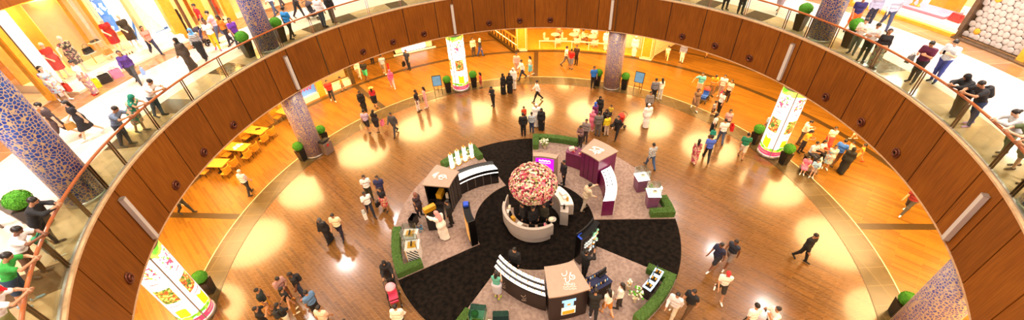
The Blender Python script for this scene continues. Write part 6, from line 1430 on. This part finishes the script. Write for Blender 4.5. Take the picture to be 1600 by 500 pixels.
def pram(x, y, z, hd, c1, c2, label, child=True):
    t = thing('pram', (x, y, z), hd - 90, label, 'pram', 'prams pushed by shoppers'); m1 = mat('pram_cloth_' + c1, '#' + c1, .8); m2 = mat('pram_hood_' + c2, '#' + c2, .8)
    for sx in (-.24, .24):
        MB().tube([(sx, -.42, 1.0), (sx, -.2, .62), (sx, .34, .14)], .014, 6).build('side_frame', M['blackmat'], t); MB().tube([(sx, -.32, .14), (sx, .1, .5)], .014, 6).build('rear_strut', M['blackmat'], t)
    MB().tube([(-.24, -.42, 1.0), (0, -.45, 1.02), (.24, -.42, 1.0)], .018, 6).build('handlebar', M['blackmat'], t)
    Mw = Matrix.Rotation(R_(90), 3, 'Y')
    for sx, sy in ((-.25, -.32), (.25, -.32), (-.22, .36), (.22, .36)):
        wh = MB().lathe([(.03, -.02), (.105, -.025), (.115, 0), (.105, .025), (.03, .02)], 16, (sx, sy, .117), 0, True, Mw).build('wheel', M['black'], t); MB().lathe([(.012, -.035), (.03, -.03), (.03, .03), (.012, .035)], 12, (sx, sy, .117), 0, True, Mw).build('hub', M['silver'], wh)
    MB().box((0, .02, .47), (.38, .42, .06), tilt=('X', 8)).build('seat', m1, t, bevel=.02); MB().box((0, -.2, .68), (.38, .07, .46), tilt=('X', 18)).build('seat_back', m1, t, bevel=.02); MB().box((0, .26, .36), (.34, .06, .24), tilt=('X', -20)).build('footrest', m1, t, bevel=.015)
    w = MB(); rows = 7; vs = []; fs = []
    for i in range(rows + 1):
        b = R_(100 - 75 * i / rows)
        for k in range(9): g = PI * k / 8; vs.append((.21 * math.cos(g), -.2 + .32 * math.cos(b) * math.sin(g) + .0, .78 + .30 * math.sin(b) * math.sin(g) * .9))
    for i in range(rows):
        for k in range(8): fs.append((i * 9 + k, i * 9 + k + 1, (i + 1) * 9 + k + 1, (i + 1) * 9 + k))
    w.add(vs, fs, 0, True); o = w.build('hood', m2, t); sd = o.modifiers.new('thick', 'SOLIDIFY'); sd.thickness = .015
    MB().box((0, -.1, .25), (.34, .36, .14)).build('basket', M['blackmat'], t)
PRAMS = [
(-6.12, -3.96, 0.0, 290.0, 'c83a5a', 'e8a0a8', 'pink and red pram pushed by the abaya woman at the carpet edge'),
(6.28, 8.0, 0, 200, 'c8281e', 'e0402e', 'bright red pram beside the yellow top boy'),
(12.89, 10.59, 0, 230, '3a6ac8', 'd83a2a', 'blue and red pram in the right rear group'),
(-17.42, 8.13, 6.98, 200.0, '3a3a6a', '2a2a3a', 'dark pram pushed by the man in the pink shirt'),
(-12.29, 11.47, 6.98, 345.0, '26242a', '3a3034', 'black pram between the blue T-shirt man and the railing pair')
]
for p in PRAMS: pram(*p)
BENCHES = [(15.5, 2.67, -37.6, 'dark bench under the two girls in the right crowd', 0.89, 0.24), (16.46, 3.81, 16.7, 'dark bench under the man in pale grey and the woman in white', 1.08, 0.345)]
# dark benches under the seated crowd
for i, p in enumerate(BENCHES):
    t = thing('bench', (p[0], p[1], 0), p[2], p[3], 'bench', 'benches in the right crowd'); MB().box((0, 0, p[5] - .03), (p[4], .42, .06)).build('seat', M['strip'], t, bevel=.015)
    for s in (-1, 1): MB().box((s * (p[4] / 2 - .12), 0, (p[5] - .06) / 2), (.07, .36, p[5] - .06)).build('leg', M['blackmat'], t)

# =====================================================================  LIGHT AND CAMERA
def area(name, loc, size, power, col, rot=(0, 0, 0), spread=None, shape='DISK', size_y=None):
    d = bpy.data.lights.new(name, 'AREA'); d.shape = shape; d.size = size; d.energy = power; d.color = s2l(col)[:3]
    if size_y: d.size_y = size_y
    if spread: d.spread = R_(spread)
    o = bpy.data.objects.new(name, d); C.objects.link(o); o.location = loc; o.rotation_euler = rot; return o
area('atrium_ceiling_light', (0, 0, 25), 16, 5200, '#ffe8c8')
for i in range(22):
    a = 360 * i / 22 + 4; p = pol(18.1, a); area('ground_downlight', (p[0], p[1], ZC - .03), 4.0, 620, '#ffd08c')
for i in range(22):
    a = 360 * i / 22 + 12; p = pol(22.6, a); area('ground_downlight', (p[0], p[1], ZC - .03), 1.8, 130, '#ffcc80')
for i in range(20):
    a = 360 * i / 20 + 7; p = pol(17.7, a); area('upper_downlight', (p[0], p[1], 12.95), 1.6, 430, '#fff4ee')
for a, r in ((169, 23.0), (164.5, 23.0), (160.5, 23.2), (151.5, 22.2), (147.5, 22.2), (143.5, 22.2)):
    p = pol(r, a); area('shop_spot', (p[0], p[1], 10.6), .7, 150, '#ffc878')
for a in (21, 17, 13, 0):
    p = pol(22.4, a); area('shop_spot', (p[0], p[1], 10.9), .9, 190, '#fff2e2')
w = bpy.data.worlds.new('world'); bpy.context.scene.world = w; w.use_nodes = True
bg = w.node_tree.nodes['Background']; bg.inputs[0].default_value = s2l('#ffeedd'); bg.inputs[1].default_value = .35
cd = bpy.data.cameras.new('camera'); cam = bpy.data.objects.new('camera', cd); C.objects.link(cam)
cd.sensor_fit = 'HORIZONTAL'; cd.sensor_width = 36; cd.lens = 36 * 646.797 / 1600; cd.clip_start = .05; cd.clip_end = 300
rt = Vector((0.9983755, -0.0358708, -0.04426792)); up = Vector((0.05697686, 0.62854516, 0.77568333)); fw = Vector((0, 0.77694548, -0.62956789))
mw = Matrix((rt, up, -fw)).transposed().to_4x4(); mw.translation = Vector((-0.776, -14.133, 15.7)); cam.matrix_world = mw
S = bpy.context.scene; S.camera = cam
S.view_settings.view_transform = 'Standard'; S.view_settings.look = 'None'; S.view_settings.gamma = 1; S.view_settings.exposure = .35
S.view_settings.use_curve_mapping = False
S.cycles.max_bounces = 6; S.cycles.transparent_max_bounces = 12; S.cycles.caustics_reflective = False; S.cycles.caustics_refractive = False
S.cycles.use_denoising = True
S.cycles.sample_clamp_indirect = 6
